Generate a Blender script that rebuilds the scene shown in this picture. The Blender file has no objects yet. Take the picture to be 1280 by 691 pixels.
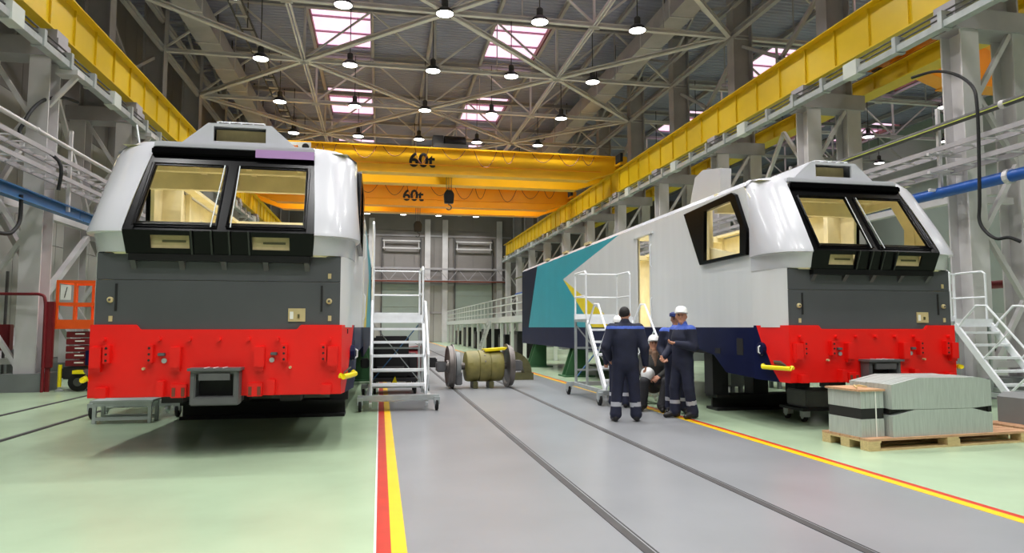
import bpy, bmesh, math, random
import numpy as np
from mathutils import Vector, Matrix
from mathutils.geometry import tessellate_polygon

random.seed(7)
SC = bpy.context.scene
COL = SC.collection
R = math.radians

# ------------------------------------------------------------------ camera, world, exposure
cam_d = bpy.data.cameras.new('camera'); cam_d.lens = 24.0; cam_d.sensor_width = 36.0
cam_d.clip_start = 0.05; cam_d.clip_end = 300
cam = bpy.data.objects.new('camera', cam_d); COL.objects.link(cam)
cam.location = (0, 0, 1.5)
cam.rotation_euler = (R(90 + 4.256), 0, R(-10.914))
SC.camera = cam
world = bpy.data.worlds.new('hall_air'); SC.world = world; world.use_nodes = True
world.node_tree.nodes['Background'].inputs[0].default_value = (0.9, 0.93, 1.0, 1)
world.node_tree.nodes['Background'].inputs[1].default_value = 0.4
vs = SC.view_settings
vs.view_transform = 'Standard'; vs.look = 'None'; vs.gamma = 1.0; vs.use_curve_mapping = False
vs.exposure = -0.4
LAMP_W = 190.0          # watts of each high bay lamp
SKY_E = 1.5             # brightness of the daylight panes in the roof

# ------------------------------------------------------------------ materials
def lin(c):
    return tuple(((x / 255) / 12.92 if x <= 10 else (((x / 255) + .055) / 1.055) ** 2.4) for x in c)
def mat(name, rgb, rough=.5, metal=0.0, noise=.08, scale=2.0, spec=.5, bump=0.0, emit=0.0, stretch=None, coat=0.0):
    m = bpy.data.materials.new(name); m.use_nodes = True
    nt = m.node_tree; b = nt.nodes['Principled BSDF']
    c = lin(rgb)
    b.inputs['Base Color'].default_value = (*c, 1); b.inputs['Roughness'].default_value = rough
    b.inputs['Metallic'].default_value = metal; b.inputs['Specular IOR Level'].default_value = spec
    if coat: b.inputs['Coat Weight'].default_value = coat; b.inputs['Coat Roughness'].default_value = .08
    if emit:
        b.inputs['Emission Color'].default_value = (*c, 1); b.inputs['Emission Strength'].default_value = emit
    if noise or bump:
        tc = nt.nodes.new('ShaderNodeTexCoord'); n = nt.nodes.new('ShaderNodeTexNoise')
        n.inputs['Scale'].default_value = scale; n.inputs['Detail'].default_value = 5
        src = tc.outputs['Object']
        if stretch:
            mp = nt.nodes.new('ShaderNodeMapping'); mp.inputs['Scale'].default_value = stretch
            nt.links.new(src, mp.inputs[0]); src = mp.outputs[0]
        nt.links.new(src, n.inputs['Vector'])
        if noise:
            r = nt.nodes.new('ShaderNodeMapRange')
            r.inputs[1].default_value = .3; r.inputs[2].default_value = .7
            r.inputs[3].default_value = 1 - noise; r.inputs[4].default_value = 1 + noise
            nt.links.new(n.outputs['Fac'], r.inputs[0])
            x = nt.nodes.new('ShaderNodeVectorMath'); x.operation = 'SCALE'
            x.inputs[0].default_value = c; nt.links.new(r.outputs[0], x.inputs['Scale'])
            nt.links.new(x.outputs[0], b.inputs['Base Color'])
        if bump:
            bp = nt.nodes.new('ShaderNodeBump'); bp.inputs['Strength'].default_value = bump
            nt.links.new(n.outputs['Fac'], bp.inputs['Height']); nt.links.new(bp.outputs[0], b.inputs['Normal'])
    return m
M = {}
def dm(k, *a, **kw): M[k] = mat(k, *a, **kw)
dm('floor_green', (168, 189, 158), .26, noise=.09, scale=.8, spec=.4)
dm('floor_grey', (137, 139, 142), .28, noise=.08, scale=.9, spec=.4)
dm('line_red', (192, 50, 34), .35, noise=.08, scale=4)
dm('line_yellow', (240, 194, 18), .35, noise=.05, scale=4)
dm('line_white', (225, 228, 220), .4)
dm('groove', (62, 60, 60), .6, noise=.2, scale=6)
dm('steel_pale', (206, 203, 204), .5, noise=.1, scale=1.2)
dm('steel_grey', (168, 164, 168), .55, noise=.12, scale=1.2)
dm('steel_dark', (84, 82, 82), .55, noise=.15, scale=2)
dm('deck', (158, 160, 184), .6, noise=.1, scale=.5)
dm('purlin_red', (112, 72, 62), .6)
dm('wall_pale', (174, 171, 166), .6, noise=.06, scale=.6)
dm('wall_mint', (164, 176, 168), .6, noise=.06, scale=.6)
dm('wall_grey', (134, 129, 126), .6, noise=.08, scale=.6)
dm('plinth', (118, 122, 122), .7, noise=.1)
dm('crane_yellow', (222, 188, 26), .38, noise=.06, scale=1.0)
dm('crane_gold', (246, 186, 20), .36, noise=.06, scale=.7)
dm('crane_orange', (250, 164, 14), .38, noise=.06, scale=.7)
dm('rail_red', (120, 58, 40), .6)
dm('black', (14, 14, 15), .35, noise=.1)
dm('black_matte', (22, 22, 23), .7, noise=.1)
dm('rubber', (20, 20, 20), .8, noise=.15, scale=9)
dm('galv', (178, 184, 184), .42, metal=.35, noise=.1, scale=5)
dm('alu', (234, 237, 240), .36, metal=.1, noise=.05, scale=6)
dm('white_shell', (194, 195, 200), .26, noise=.025, scale=1.3, coat=.2)
dm('grey_side', (212, 214, 214), .3, noise=.03, scale=.8, stretch=(6, 6, .6), coat=.25)
dm('gloss_black', (6, 6, 7), .24, noise=0, spec=.14, coat=.0)
dm('front_grey', (78, 80, 83), .45, noise=.08, scale=1.6)
dm('loco_red', (232, 18, 10), .42, noise=.05, scale=2.0)
dm('navy', (12, 20, 58), .45, noise=.12, scale=2.0, spec=.15)
dm('teal', (32, 154, 170), .35, noise=.06, scale=1.5)
dm('chevron', (232, 208, 12), .35)
dm('dark_navy_end', (18, 26, 48), .45, spec=.15)
dm('cream', (240, 229, 188), .5, noise=.1, scale=3)
dm('film_lilac', (186, 146, 200), .35, noise=.06)
dm('plate_beige', (198, 180, 132), .5, noise=.1, scale=8)
dm('coupler_grey', (92, 92, 94), .45, noise=.12, scale=4)
dm('underframe', (26, 26, 30), .6, noise=.2, scale=3)
dm('stand_green', (52, 96, 60), .5, noise=.12)
dm('safety_yellow', (240, 222, 10), .4)
dm('orange', (240, 92, 20), .42, noise=.05)
dm('maroon', (112, 20, 28), .45, noise=.1)
dm('olive', (124, 116, 62), .5, noise=.18, scale=5)
dm('olive_dark', (84, 82, 50), .5, noise=.18, scale=5)
dm('wheel_steel', (110, 104, 100), .4, metal=.5, noise=.15, scale=6)
dm('wood', (202, 178, 128), .7, noise=.16, scale=4, stretch=(2, 12, 12))
dm('wood_top', (190, 148, 112), .7, noise=.18, scale=3, stretch=(2, 10, 10))
dm('sheet_metal', (182, 189, 184), .45, metal=.25, noise=.14, scale=9, stretch=(14, 14, .5))
dm('sheet_top', (222, 212, 216), .45, metal=.1, noise=.06, scale=2)
dm('blue_pipe', (22, 84, 168), .35, noise=.08)
dm('blue_beam', (58, 110, 160), .4, noise=.1)
dm('cable_stripe', (196, 206, 90), .5)
dm('cabinet_grey', (128, 132, 132), .5, noise=.05)
dm('cabinet_white', (206, 212, 206), .45, noise=.04)
dm('paper', (236, 236, 230), .7, noise=.03)
dm('ink', (16, 14, 12), .6, noise=0)
dm('sign_orange', (236, 130, 30), .5, noise=0)
dm('overall', (22, 27, 50), .8, noise=.22, scale=9)
dm('overall_blue', (62, 92, 182), .7, noise=.12, scale=9)
dm('reflective', (168, 170, 176), .4, noise=.06)
dm('skin', (196, 140, 112), .55, noise=.06, scale=9)
dm('lips', (150, 84, 76), .5, noise=0)
dm('hair', (26, 22, 22), .7, noise=.2, scale=30)
dm('helmet', (238, 238, 236), .25, noise=.02)
dm('cap_blue', (36, 52, 110), .7)
dm('fur', (140, 112, 92), .9, noise=.2, scale=20)
dm('coat_dark', (60, 60, 58), .75, noise=.18, scale=9)
dm('trouser_dark', (40, 40, 44), .75, noise=.15, scale=9)
dm('boot', (20, 18, 18), .5, noise=.1)
dm('lamp_body', (58, 58, 58), .5)
dm('lamp_glow', (255, 252, 246), .4, noise=0, emit=9.0)
dm('sky_glow', (255, 214, 240), .5, noise=0, emit=SKY_E)
dm('mullion_pink', (176, 128, 150), .5, noise=0)

# ------------------------------------------------------------------ mesh helpers
V = Vector
class MB:
    """collects shapes for ONE mesh object; org is subtracted on build (world -> local)"""
    def __init__(s, org=(0, 0, 0)):
        s.v = []; s.f = []; s.m = []; s.org = V(org)
    def add(s, vs_, fs, mi=0):
        n = len(s.v); s.v += [V(p) for p in vs_]
        for q in fs: s.f.append([n + i for i in q]); s.m.append(mi)
        return s
    def box(s, lo, hi, mi=0):
        x0, y0, z0 = lo; x1, y1, z1 = hi
        return s.add([(x0,y0,z0),(x1,y0,z0),(x1,y1,z0),(x0,y1,z0),(x0,y0,z1),(x1,y0,z1),(x1,y1,z1),(x0,y1,z1)],
                     [(0,3,2,1),(4,5,6,7),(0,1,5,4),(1,2,6,5),(2,3,7,6),(3,0,4,7)], mi)
    def cbox(s, c, d, mi=0):
        return s.box([c[i]-d[i]/2 for i in range(3)], [c[i]+d[i]/2 for i in range(3)], mi)
    def frame(s, p, q, up):
        d = (V(q)-V(p)).normalized(); u = V(up)
        if abs(d.dot(u)) > .99: u = V((1, 0, 0)) if abs(d.x) < .9 else V((0, 1, 0))
        a = d.cross(u).normalized(); b = a.cross(d).normalized()
        return d, a, b
    def bar(s, p, q, w, h, mi=0, up=(0, 0, 1)):
        d, a, b = s.frame(p, q, up); p = V(p); q = V(q); vs_ = []
        for e in (p, q):
            for i, j in ((-1,-1),(1,-1),(1,1),(-1,1)): vs_.append(e + a*(w/2*i) + b*(h/2*j))
        return s.add(vs_, [(3,2,1,0),(4,5,6,7),(0,1,5,4),(1,2,6,5),(2,3,7,6),(3,0,4,7)], mi)
    def hbar(s, p, q, w, h, t=.03, mi=0, up=(0, 0, 1)):
        """I-section: flanges of width w, section height h along up"""
        d, a, b = s.frame(p, q, up); p = V(p); q = V(q)
        s.bar(p + b*(h/2-t/2), q + b*(h/2-t/2), w, t, mi, up); s.bar(p - b*(h/2-t/2), q - b*(h/2-t/2), w, t, mi, up)
        return s.bar(p, q, t, h-2*t, mi, up)
    def tube(s, pts, r, n=8, mi=0, closed=False):
        P = [V(p) for p in pts]; m = len(P); prev = None; rings = []
        for i in range(m):
            if closed: d = (P[(i+1) % m]-P[i-1]).normalized()
            else: d = (P[min(i+1, m-1)]-P[max(i-1, 0)]).normalized()
            if prev is None:
                u = V((0, 0, 1)) if abs(d.z) < .9 else V((1, 0, 0)); a = d.cross(u).normalized()
            else: a = (prev - d*prev.dot(d)).normalized()
            prev = a; b = d.cross(a)
            ri = r[i] if isinstance(r, (list, tuple)) else r
            rings.append([P[i] + a*(ri*math.cos(2*math.pi*k/n)) + b*(ri*math.sin(2*math.pi*k/n)) for k in range(n)])
        fs = []
        for i in range(m if closed else m-1):
            j = (i+1) % m
            for k in range(n):
                l = (k+1) % n; fs.append((i*n+k, i*n+l, j*n+l, j*n+k))
        if not closed: fs.append(tuple(range(n-1, -1, -1))); fs.append(tuple((m-1)*n+k for k in range(n)))
        return s.add([p for ring in rings for p in ring], fs, mi)
    def lathe(s, prof, o=(0, 0, 0), ax=(0, 0, 1), n=20, mi=0, caps=True):
        """prof: (radius, height along ax)"""
        ax = V(ax).normalized(); u = V((1, 0, 0)) if abs(ax.x) < .9 else V((0, 1, 0))
        a = ax.cross(u).normalized(); b = ax.cross(a); o = V(o); vs_ = []; fs = []
        for r, h in prof:
            r = max(r, 1e-4)
            for k in range(n): vs_.append(o + ax*h + a*(r*math.cos(2*math.pi*k/n)) + b*(r*math.sin(2*math.pi*k/n)))
        for i in range(len(prof)-1):
            for k in range(n):
                l = (k+1) % n; fs.append((i*n+k, i*n+l, (i+1)*n+l, (i+1)*n+k))
        if caps: fs.append(tuple(range(n-1, -1, -1))); fs.append(tuple((len(prof)-1)*n+k for k in range(n)))
        return s.add(vs_, fs, mi)
    def prism(s, poly, vec, mi=0, mside=None):
        n = len(poly); P = [V(p) for p in poly]; vec = V(vec)
        s.add(P + [p+vec for p in P], [tuple(range(n-1, -1, -1)), tuple(range(n, 2*n))], mi)
        base = len(s.v)-2*n
        for i in range(n):
            j = (i+1) % n; s.f.append([base+i, base+j, base+n+j, base+n+i]); s.m.append(mi if mside is None else mside)
        return s
    def holed(s, outer, holes, fmap, vec, mo=0, mi_=0, mr=0, rim=True):
        """flat slab with holes: outline in 2d, fmap 2d -> 3d, vec the thickness; mo outer, mi_ inner, mr rims"""
        loops = [list(outer)] + [list(h) for h in holes]; flat = [p for l in loops for p in l]
        tris = tessellate_polygon([[V((p[0], p[1], 0)) for p in l] for l in loops])
        A = [V(fmap(*p)) for p in flat]; vec = V(vec)
        s.add(A, tris, mo); s.add([p+vec for p in A], [tuple(reversed(t)) for t in tris], mi_)
        if rim:
            k = 0
            for l in loops:
                n = len(l); Q = A[k:k+n]; k += n
                s.add(Q + [q+vec for q in Q], [(i, (i+1) % n, n+(i+1) % n, n+i) for i in range(n)], mr)
        return s
    def build(s, name, mats, parent=None, smooth=False, bevel=0.0, label=None):
        me = bpy.data.meshes.new(name)
        me.from_pydata([p - s.org for p in s.v], [], s.f)
        if not isinstance(mats, (list, tuple)): mats = [mats]
        for k in mats: me.materials.append(M[k])
        me.polygons.foreach_set('material_index', s.m)
        bm = bmesh.new(); bm.from_mesh(me)
        if bevel:
            bmesh.ops.remove_doubles(bm, verts=bm.verts, dist=1e-5)
            bmesh.ops.bevel(bm, geom=[e for e in bm.edges if e.is_manifold and e.calc_face_angle(0) > .5], offset=bevel, segments=2, affect='EDGES', clamp_overlap=True)
        bmesh.ops.recalc_face_normals(bm, faces=bm.faces)
        bm.to_mesh(me); bm.free()
        if smooth:
            me.polygons.foreach_set('use_smooth', [True]*len(me.polygons)); me.set_sharp_from_angle(angle=R(38))
        o = bpy.data.objects.new(name, me); COL.objects.link(o)
        if parent: o.parent = parent
        if label: o['label'] = label
        return o
def tag(o, label=None, cat=None, group=None, kind=None):
    if label: o['label'] = label
    if cat: o['category'] = cat
    if group: o['group'] = group
    if kind: o['kind'] = kind
    return o
def thing(name, label, cat, loc=(0, 0, 0), rz=0.0, group=None, kind=None):
    o = bpy.data.objects.new(name, None); COL.objects.link(o); o.empty_display_size = .1
    o.location = loc; o.rotation_euler = (0, 0, rz)
    return tag(o, label, cat, group, kind)
KIDS = {}
def copy_tree(o, parent=None):
    c = o.copy(); COL.objects.link(c)
    if parent is not None: c.parent = parent
    for ch in list(o.children): copy_tree(ch, c)
    return c
def dup(o, loc, rz=None, label=None, group=None):
    c = copy_tree(o); c.location = loc
    if rz is not None: c.rotation_euler = (0, 0, rz)
    if label: c['label'] = label
    if group: c['group'] = group
    return c
def inst(o, loc, parent, rz=0.0):
    """another part sharing the mesh of o"""
    c = o.copy(); COL.objects.link(c); c.parent = parent; c.location = loc; c.rotation_euler = (0, 0, rz); return c
ORD = ['nearest', 'second', 'third', 'fourth', 'fifth', 'sixth', 'seventh', 'eighth', 'ninth', 'tenth', 'eleventh', 'twelfth', 'thirteenth']
def text_part(name, s, size, loc, rot, m, parent, ext=.004):
    cu = bpy.data.curves.new(name, 'FONT'); cu.body = s; cu.size = size; cu.extrude = ext; cu.align_x = 'CENTER'; cu.align_y = 'CENTER'; cu.offset = .026*size
    t = bpy.data.objects.new(name, cu); COL.objects.link(t)
    bpy.context.view_layer.update()
    me = bpy.data.meshes.new_from_object(t.evaluated_get(bpy.context.evaluated_depsgraph_get()))
    bpy.data.objects.remove(t); me.materials.clear(); me.materials.append(M[m])
    o = bpy.data.objects.new(name, me); COL.objects.link(o); o.location = loc; o.rotation_euler = rot
    if parent: o.parent = parent
    return o
# ------------------------------------------------------------------ grid of the hall (metres)
GY = [12.7 + 5.5*k for k in range(11)]            # column and truss lines in view
XL, XR = -8.8, 13.2                               # truss ends
BACK, LEFTW, RIGHTW, REAR = 70.5, -10.8, 36.2, -22.0
DECK = 15.5

# ------------------------------------------------------------------ floor
fl = MB().box((LEFTW, REAR, -.3), (RIGHTW, BACK, 0)).build('floor', 'floor_green')
tag(fl, 'pale green epoxy floor of the assembly hall', kind='structure')
MB().box((.19, REAR, 0), (4.86, BACK, .003)).build('aisle_surface', 'floor_grey', fl)
for a, b, k in ((-.005, .095, 'line_red'), (.095, .2, 'line_yellow'), (4.86, 4.965, 'line_yellow'), (4.965, 5.04, 'line_red')):
    MB().box((a, REAR, 0), (b, BACK, .005)).build('painted_line', k, fl)
MB().box((-.022, REAR, 0), (-.005, BACK, .004)).build('painted_line', 'line_white', fl)
for x in (1.78, 3.22, -4.92, -6.33):
    MB().box((x-.035, REAR, 0), (x+.035, BACK, .008)).build('rail_groove', 'groove', fl)
    MB().box((x+.055, REAR, 0), (x+.066, BACK, .006)).build('rail_groove', 'groove', fl)

# ------------------------------------------------------------------ walls
wl = tag(MB().box((LEFTW-.3, REAR, 0), (LEFTW, BACK, 17)).build('wall_left', 'wall_grey'), 'pale clad side wall beyond the columns', kind='structure')
p0 = None
for i in range(44):
    for z0, z1, k in ((.5, 4.2, 'wall_pale'), (4.22, 8.4, 'wall_pale'), (8.42, 15.3, 'wall_grey')):
        o = MB().box((LEFTW, 12.0+1.33*i, z0), (LEFTW+.06, 12.0+1.33*i+1.30, z1)).build('cladding_panel', k, wl)
tag(MB().box((LEFTW, REAR, 0), (LEFTW+.14, BACK, .48)).build('baseboard_left', 'plinth'), 'grey plinth along the foot of the side wall', kind='structure')
wb = tag(MB().box((LEFTW-.3, BACK, 0), (RIGHTW+.3, BACK+.3, 17)).build('wall_back', 'wall_grey'), 'grey end wall with two tall gates', kind='structure')
for i in range(12):
    x0 = LEFTW + .05 + 2.02*i
    for z0, z1 in ((0.05, 2.9), (2.95, 5.9), (7.6, 11.4), (11.5, 15.3)):
        MB().box((x0, BACK-.06, z0), (x0+1.96, BACK, z1)).build('cladding_panel', 'wall_pale' if z1 < 6 else 'wall_grey', wb)
for x in (-3.4, -.95, 4.7, 6.5, 12.2):
    MB().box((x-.28, BACK-.35, 0), (x+.28, BACK-.06, 12.6)).build('pilaster', 'steel_pale', wb)
for z in (3.0, 5.9, 7.55, 10.9):
    MB().box((LEFTW, BACK-.16, z-.09), (13.5, BACK-.06, z+.09)).build('girt', 'steel_grey', wb)
for n, x0 in enumerate((.15, 7.6)):
    d = thing('door_%d' % (n+1), 'tall pale sectional gate in the end wall, %s' % ('behind the rolling stair' if n == 0 else 'beside the mezzanine platform'), None, (x0+1.9, BACK-.1, 0), kind='structure')
    for j in range(5):
        MB((x0+1.9, BACK-.1, 0)).box((x0, BACK-.22, .1+1.16*j), (x0+3.8, BACK-.1, .1+1.16*j+1.13)).build('leaf_section', 'wall_mint', d)
    for xx in (x0-.12, x0+3.8):
        MB((x0+1.9, BACK-.1, 0)).box((xx, BACK-.3, 0), (xx+.12, BACK-.06, 10.6)).build('guide_rail', 'steel_dark', d)
    for zz in (9.5, 10.25):
        MB((x0+1.9, BACK-.1, 0)).box((x0, BACK-.5, zz), (x0+3.8, BACK-.4, zz+.12)).build('drive_shaft', 'steel_pale', d)
    for xx in (x0+.1, x0+3.6):
        MB((x0+1.9, BACK-.1, 0)).box((xx, BACK-.4, 9.4), (xx+.1, BACK-.1, 10.4)).build('shaft_bracket', 'steel_pale', d)
g = thing('wall_gallery', 'lattice service gallery running across the grey end wall', 'gallery', (2, BACK-.8, 6.1))
o_ = (2, BACK-.8, 6.1)
for z in (6.15, 7.4): MB(o_).box((LEFTW+.4, BACK-1.2, z-.07), (13, BACK-1.0, z+.07)).build('chord', 'rail_red' if z < 7 else 'steel_grey', g)
MB(o_).box((LEFTW+.4, BACK-1.2, 6.2), (13, BACK-.1, 6.26)).build('walkway', 'steel_grey', g)
for i in range(24):
    x = LEFTW+.6+i*1.0
    MB(o_).bar((x, BACK-1.1, 6.2 if i % 2 else 7.4), (x+1.0, BACK-1.1, 7.4 if i % 2 else 6.2), .06, .06).build('lattice_bar', 'steel_grey', g)
wr = tag(MB().box((RIGHTW, REAR, 0), (RIGHTW+.3, BACK, 17)).build('wall_right', 'wall_mint'), 'pale mint wall on the far side of the neighbouring bay', kind='structure')
for i in range(30):
    MB().box((RIGHTW-.06, 8+2*i, .3), (RIGHTW, 8+2*i+1.95, 6.5)).build('cladding_panel', 'wall_mint', wr)
tag(MB().box((LEFTW-.3, REAR-.3, 0), (RIGHTW+.3, REAR, 17)).build('wall_front', 'wall_pale'), 'pale wall behind the camera', kind='structure')

# ------------------------------------------------------------------ roof deck with skylights
ceil = thing('ceiling', 'grey ribbed steel roof deck with daylight panes', None, (0, 0, DECK), kind='structure')
SKYX = ((-3.3, -.55), (4.95, 7.7))
SKX = [(-3.3, -.55), (4.95, 7.7), (18.7, 21.45), (26.95, 29.7), (32.45, 35.2)]
ys = [REAR] + [12.7 + 5.5*k for k in range(-6, 11)] + [BACK]
def ribbed(m, x0, x1, y0, y1):
    n = max(2, int((y1-y0)/.275)); vs_ = []; fs = []
    for i in range(n):
        a = y0 + (y1-y0)*i/n; w = (y1-y0)/n
        for yy, z in ((a, .08), (a+w*.35, .08), (a+w*.5, 0), (a+w*.85, 0)):
            vs_ += [(x0, yy, z), (x1, yy, z)]
    vs_ += [(x0, y1, .08), (x1, y1, .08)]
    for j in range(len(vs_)//2-1): fs.append((2*j, 2*j+1, 2*j+3, 2*j+2))
    m.add(vs_, fs)
def is_sky(k): return k % 2 == 1
for k in range(len(ys)-1):
    y0, y1 = ys[k], ys[k+1]; g_ = round((y0-12.7)/5.5)
    has = (g_ % 2 == 1) and y1-y0 > 5 and y0 > -5
    m = MB(); xs = LEFTW
    if has:
        for a, b in SKX:
            ribbed(m, xs, a, y0, y1); xs = b
            ribbed(m, a, b, y0, y0+.25); ribbed(m, a, b, y1-.35, y1)
    ribbed(m, xs, RIGHTW, y0, y1)
    m.build('deck_sheet', 'deck', ceil)
MB().box((LEFTW, REAR, .12), (RIGHTW, BACK, .2)).build('roof_lid', 'deck', ceil) if False else None
NSKY = 0
for k, y0 in enumerate([12.7 + 5.5*j for j in range(-3, 9, 2)]):
    for i, (a, b) in enumerate(SKX):
        if i > 1 and y0 > 45: continue
        NSKY += 1
        w = thing('window_%d' % NSKY, 'pink white roof skylight, %s row from the camera, %s' % (ORD[k], ['over the first locomotive side', 'over the aisle side of the second locomotive', 'first line in the neighbouring bay', 'second line in the neighbouring bay', 'third line in the neighbouring bay'][i]), None, (a, y0, DECK), kind='structure')
        for j in range(3):
            MB().box((0.03, .28+j*1.65, .14), (b-a-.03, .28+(j+1)*1.65-.04, .16)).build('pane', 'sky_glow', w)
        for j in range(4): MB().box((0, .25+j*1.65, .06), (b-a, .31+j*1.65, .15)).build('glazing_bar', 'mullion_pink', w)
        for xx in (0, b-a-.08): MB().box((xx, .2, -.12), (xx+.08, 5.2, .16)).build('curb', 'purlin_red', w)
# opaque upper skin so that the roof is closed behind the ribs
m = MB()
for k in range(len(ys)-1):
    m.box((LEFTW, ys[k], .2), (RIGHTW, ys[k+1], .26))
m.build('roof_skin', 'deck', ceil)

# ------------------------------------------------------------------ purlins, trusses, plan bracing
PX = [XL + 2.75*i for i in range(9)]
for i, x in enumerate(PX + [x+22 for x in PX[1:]]):
    o = MB((x, 0, 15.2)).hbar((x, REAR, 15.32), (x, BACK, 15.32), .14, .24, .02).build('roof_purlin', 'steel_grey')
    o.location = (x, 0, 15.2)
    tag(o, 'grey roof purlin running the hall length, %s from the %s' % (ORD[i % 9], 'wall side' if i < 9 else 'column row of the neighbouring bay'), 'purlin', 'roof purlins')
def make_truss(y):
    t = thing('roof_truss', '', 'roof truss', (2.2, y, 12.75), group='roof trusses')
    L = lambda x: x-2.2
    MB().hbar((L(XL), 0, 0), (L(XR), 0, 0), .16, .16, .025).build('bottom_chord', 'steel_pale', t)
    MB().hbar((L(XL), 0, 2.4), (L(XR), 0, 2.4), .2, .22, .03).build('top_chord', 'steel_grey', t)
    for i in range(4):
        x0 = XL + 5.5*i
        MB().bar((L(x0), 0, .05), (L(x0+2.75), 0, 2.35), .075, .075).build('diagonal', 'steel_pale', t)
        MB().bar((L(x0+2.75), 0, 2.35), (L(x0+5.5), 0, .05), .075, .075).build('diagonal', 'steel_pale', t)
        MB().bar((L(x0+2.75), 0, .05), (L(x0+2.75), 0, 2.3), .04, .04).build('hanger', 'steel_grey', t)
        if i: MB().bar((L(x0), 0, .05), (L(x0), 0, 2.3), .09, .09).build('post', 'steel_pale', t); MB().cbox((L(x0), 0, 0), (.4, .03, .34)).build('gusset', 'steel_pale', t)
    return t
T0 = make_truss(GY[0]); T0['label'] = 'pale steel roof truss across the main bay, nearest to the camera'
for k in range(1, 11): dup(T0, (2.2, GY[k], 12.75), label='pale steel roof truss across the main bay, %s from the camera' % ORD[k])
for k in range(0, 7): dup(T0, (24.2, GY[k], 12.75), label='steel roof truss seen through the columns in the neighbouring bay, %s from the camera' % ORD[k])
# horizontal bracing between the bottom chords
for k in range(0, 9):
    ya, yb = GY[k], GY[k+1]
    b = thing('plan_bracing', 'flat pale bracing between roof trusses, %s bay from the camera' % ORD[k], 'roof bracing', (2.2, ya, 12.75), group='roof bracing between trusses')
    even = (k % 2 == 0)
    nodes = [(2.2, ya if even else yb), (-3.3, yb if even else ya), (7.7, yb if even else ya), (-8.8, ya if even else yb), (13.2, ya if even else yb)]
    for i, j in ((0, 1), (0, 2), (1, 3), (2, 4)):
        (x0, y0), (x1, y1) = nodes[i], nodes[j]
        for dz in (-.06, .06): MB((2.2, ya, 12.75)).bar((x0, y0, 12.75+dz), (x1, y1, 12.75+dz), .17, .05).build('brace', 'steel_pale', b)
    for x in (-3.3, 7.7):
        for dx in (-.06, .06): MB((2.2, ya, 12.75)).bar((x+dx, ya, 12.75), (x+dx, yb, 12.75), .05, .14).build('strut', 'steel_pale', b)
    for x in (-8.8, 13.2):
        for z in (12.75, 13.9): MB((2.2, ya, 12.75)).hbar((x, ya, z), (x, yb, z), .18, .22, .03).build('strut', 'steel_grey', b)
        MB((2.2, ya, 12.75)).bar((x, ya, 13.9), (x, (ya+yb)/2, 15.1), .1, .1).build('brace', 'steel_grey', b)
        MB((2.2, ya, 12.75)).bar((x, yb, 13.9), (x, (ya+yb)/2, 15.1), .1, .1).build('brace', 'steel_grey', b)
# long ducts and a cable ladder up in the roof
for x, z, lab in ((-7.3, 13.5, 'long grey air duct under the roof above the wall side crane beam'), (11.3, 13.5, 'long grey air duct under the roof above the column side crane beam')):
    d = thing('air_duct', lab, 'air duct', (x, 9, z))
    for i in range(20):
        MB((x, 9, z)).box((x-.45, 9+3*i, z), (x+.45, 9+3*i+2.94, z+.75)).build('duct_section', 'steel_grey', d)
        MB((x, 9, z)).box((x-.49, 9+3*i+2.94, z-.04), (x+.49, 9+3*i+3.0, z+.79)).build('flange', 'steel_pale', d)
        MB((x, 9, z)).bar((x, 9+3*i+1.5, z+.7), (x, 9+3*i+1.5, 15.5), .05, .05).build('hanger', 'steel_dark', d)
cl = thing('cable_ladder', 'dark cable ladder hung under the roof beside the air duct', 'cable ladder', (-5.6, 9, 13.9))
for dx in (-.25, .25): MB((-5.6, 9, 13.9)).bar((-5.6+dx, 9, 13.9), (-5.6+dx, 60, 13.9), .04, .1).build('side_rail', 'steel_dark', cl)
for i in range(40): MB((-5.6, 9, 13.9)).bar((-5.85, 10+1.2*i, 13.9), (-5.35, 10+1.2*i, 13.9), .12, .04).build('rung', 'steel_pale', cl)
for i in range(9): MB((-5.6, 9, 13.9)).bar((-5.6, GY[i], 13.9), (-5.6, GY[i], 15.2), .04, .04).build('hanger', 'steel_dark', cl)
for i in range(9): MB((-5.6, 9, 13.9)).bar((-5.88, GY[i], 13.86), (-5.32, GY[i], 13.86), .05, .05).build('rung', 'steel_dark', cl)

# ------------------------------------------------------------------ high bay lamps
def make_lamp(power=1.0):
    t = thing('high_bay_lamp', '', 'lamp', (0, 0, 0), group='high bay lamps')
    MB().tube([(0, 0, .55), (0, 0, 2.62)], .02, 6).build('suspension_rod', 'lamp_body', t)
    MB().lathe([(.09, .22), (.12, .26), (.12, .5), (.06, .56)], n=14).build('driver_housing', 'lamp_body', t, smooth=True)
    MB().lathe([(.33, 0), (.335, .01), (.27, .14), (.14, .24), (.1, .24), (.13, .22), (.255, .13), (.315, .012), (.33, 0)], n=20, caps=False).build('reflector', 'lamp_body', t, smooth=True)
    MB().lathe([(.0, .012), (.3, .012), (.3, .03), (.0, .03)], n=20).build('lens', 'lamp_glow', t)
    ld = bpy.data.lights.new('lamp_light', 'AREA'); ld.shape = 'DISK'; ld.size = .34; ld.spread = R(135); ld.energy = LAMP_W*power; ld.color = (1.0, .995, .985)
    lo = bpy.data.objects.new('lamp_light', ld); COL.objects.link(lo); lo.parent = t; lo.location = (0, 0, .005)
    return t
LX = (-5.0, -1.4, 2.1, 5.55, 9.3)
POS = ['nearest the wall', 'second from the wall', 'over the aisle middle', 'second from the columns', 'nearest the columns']
lp = None
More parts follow.
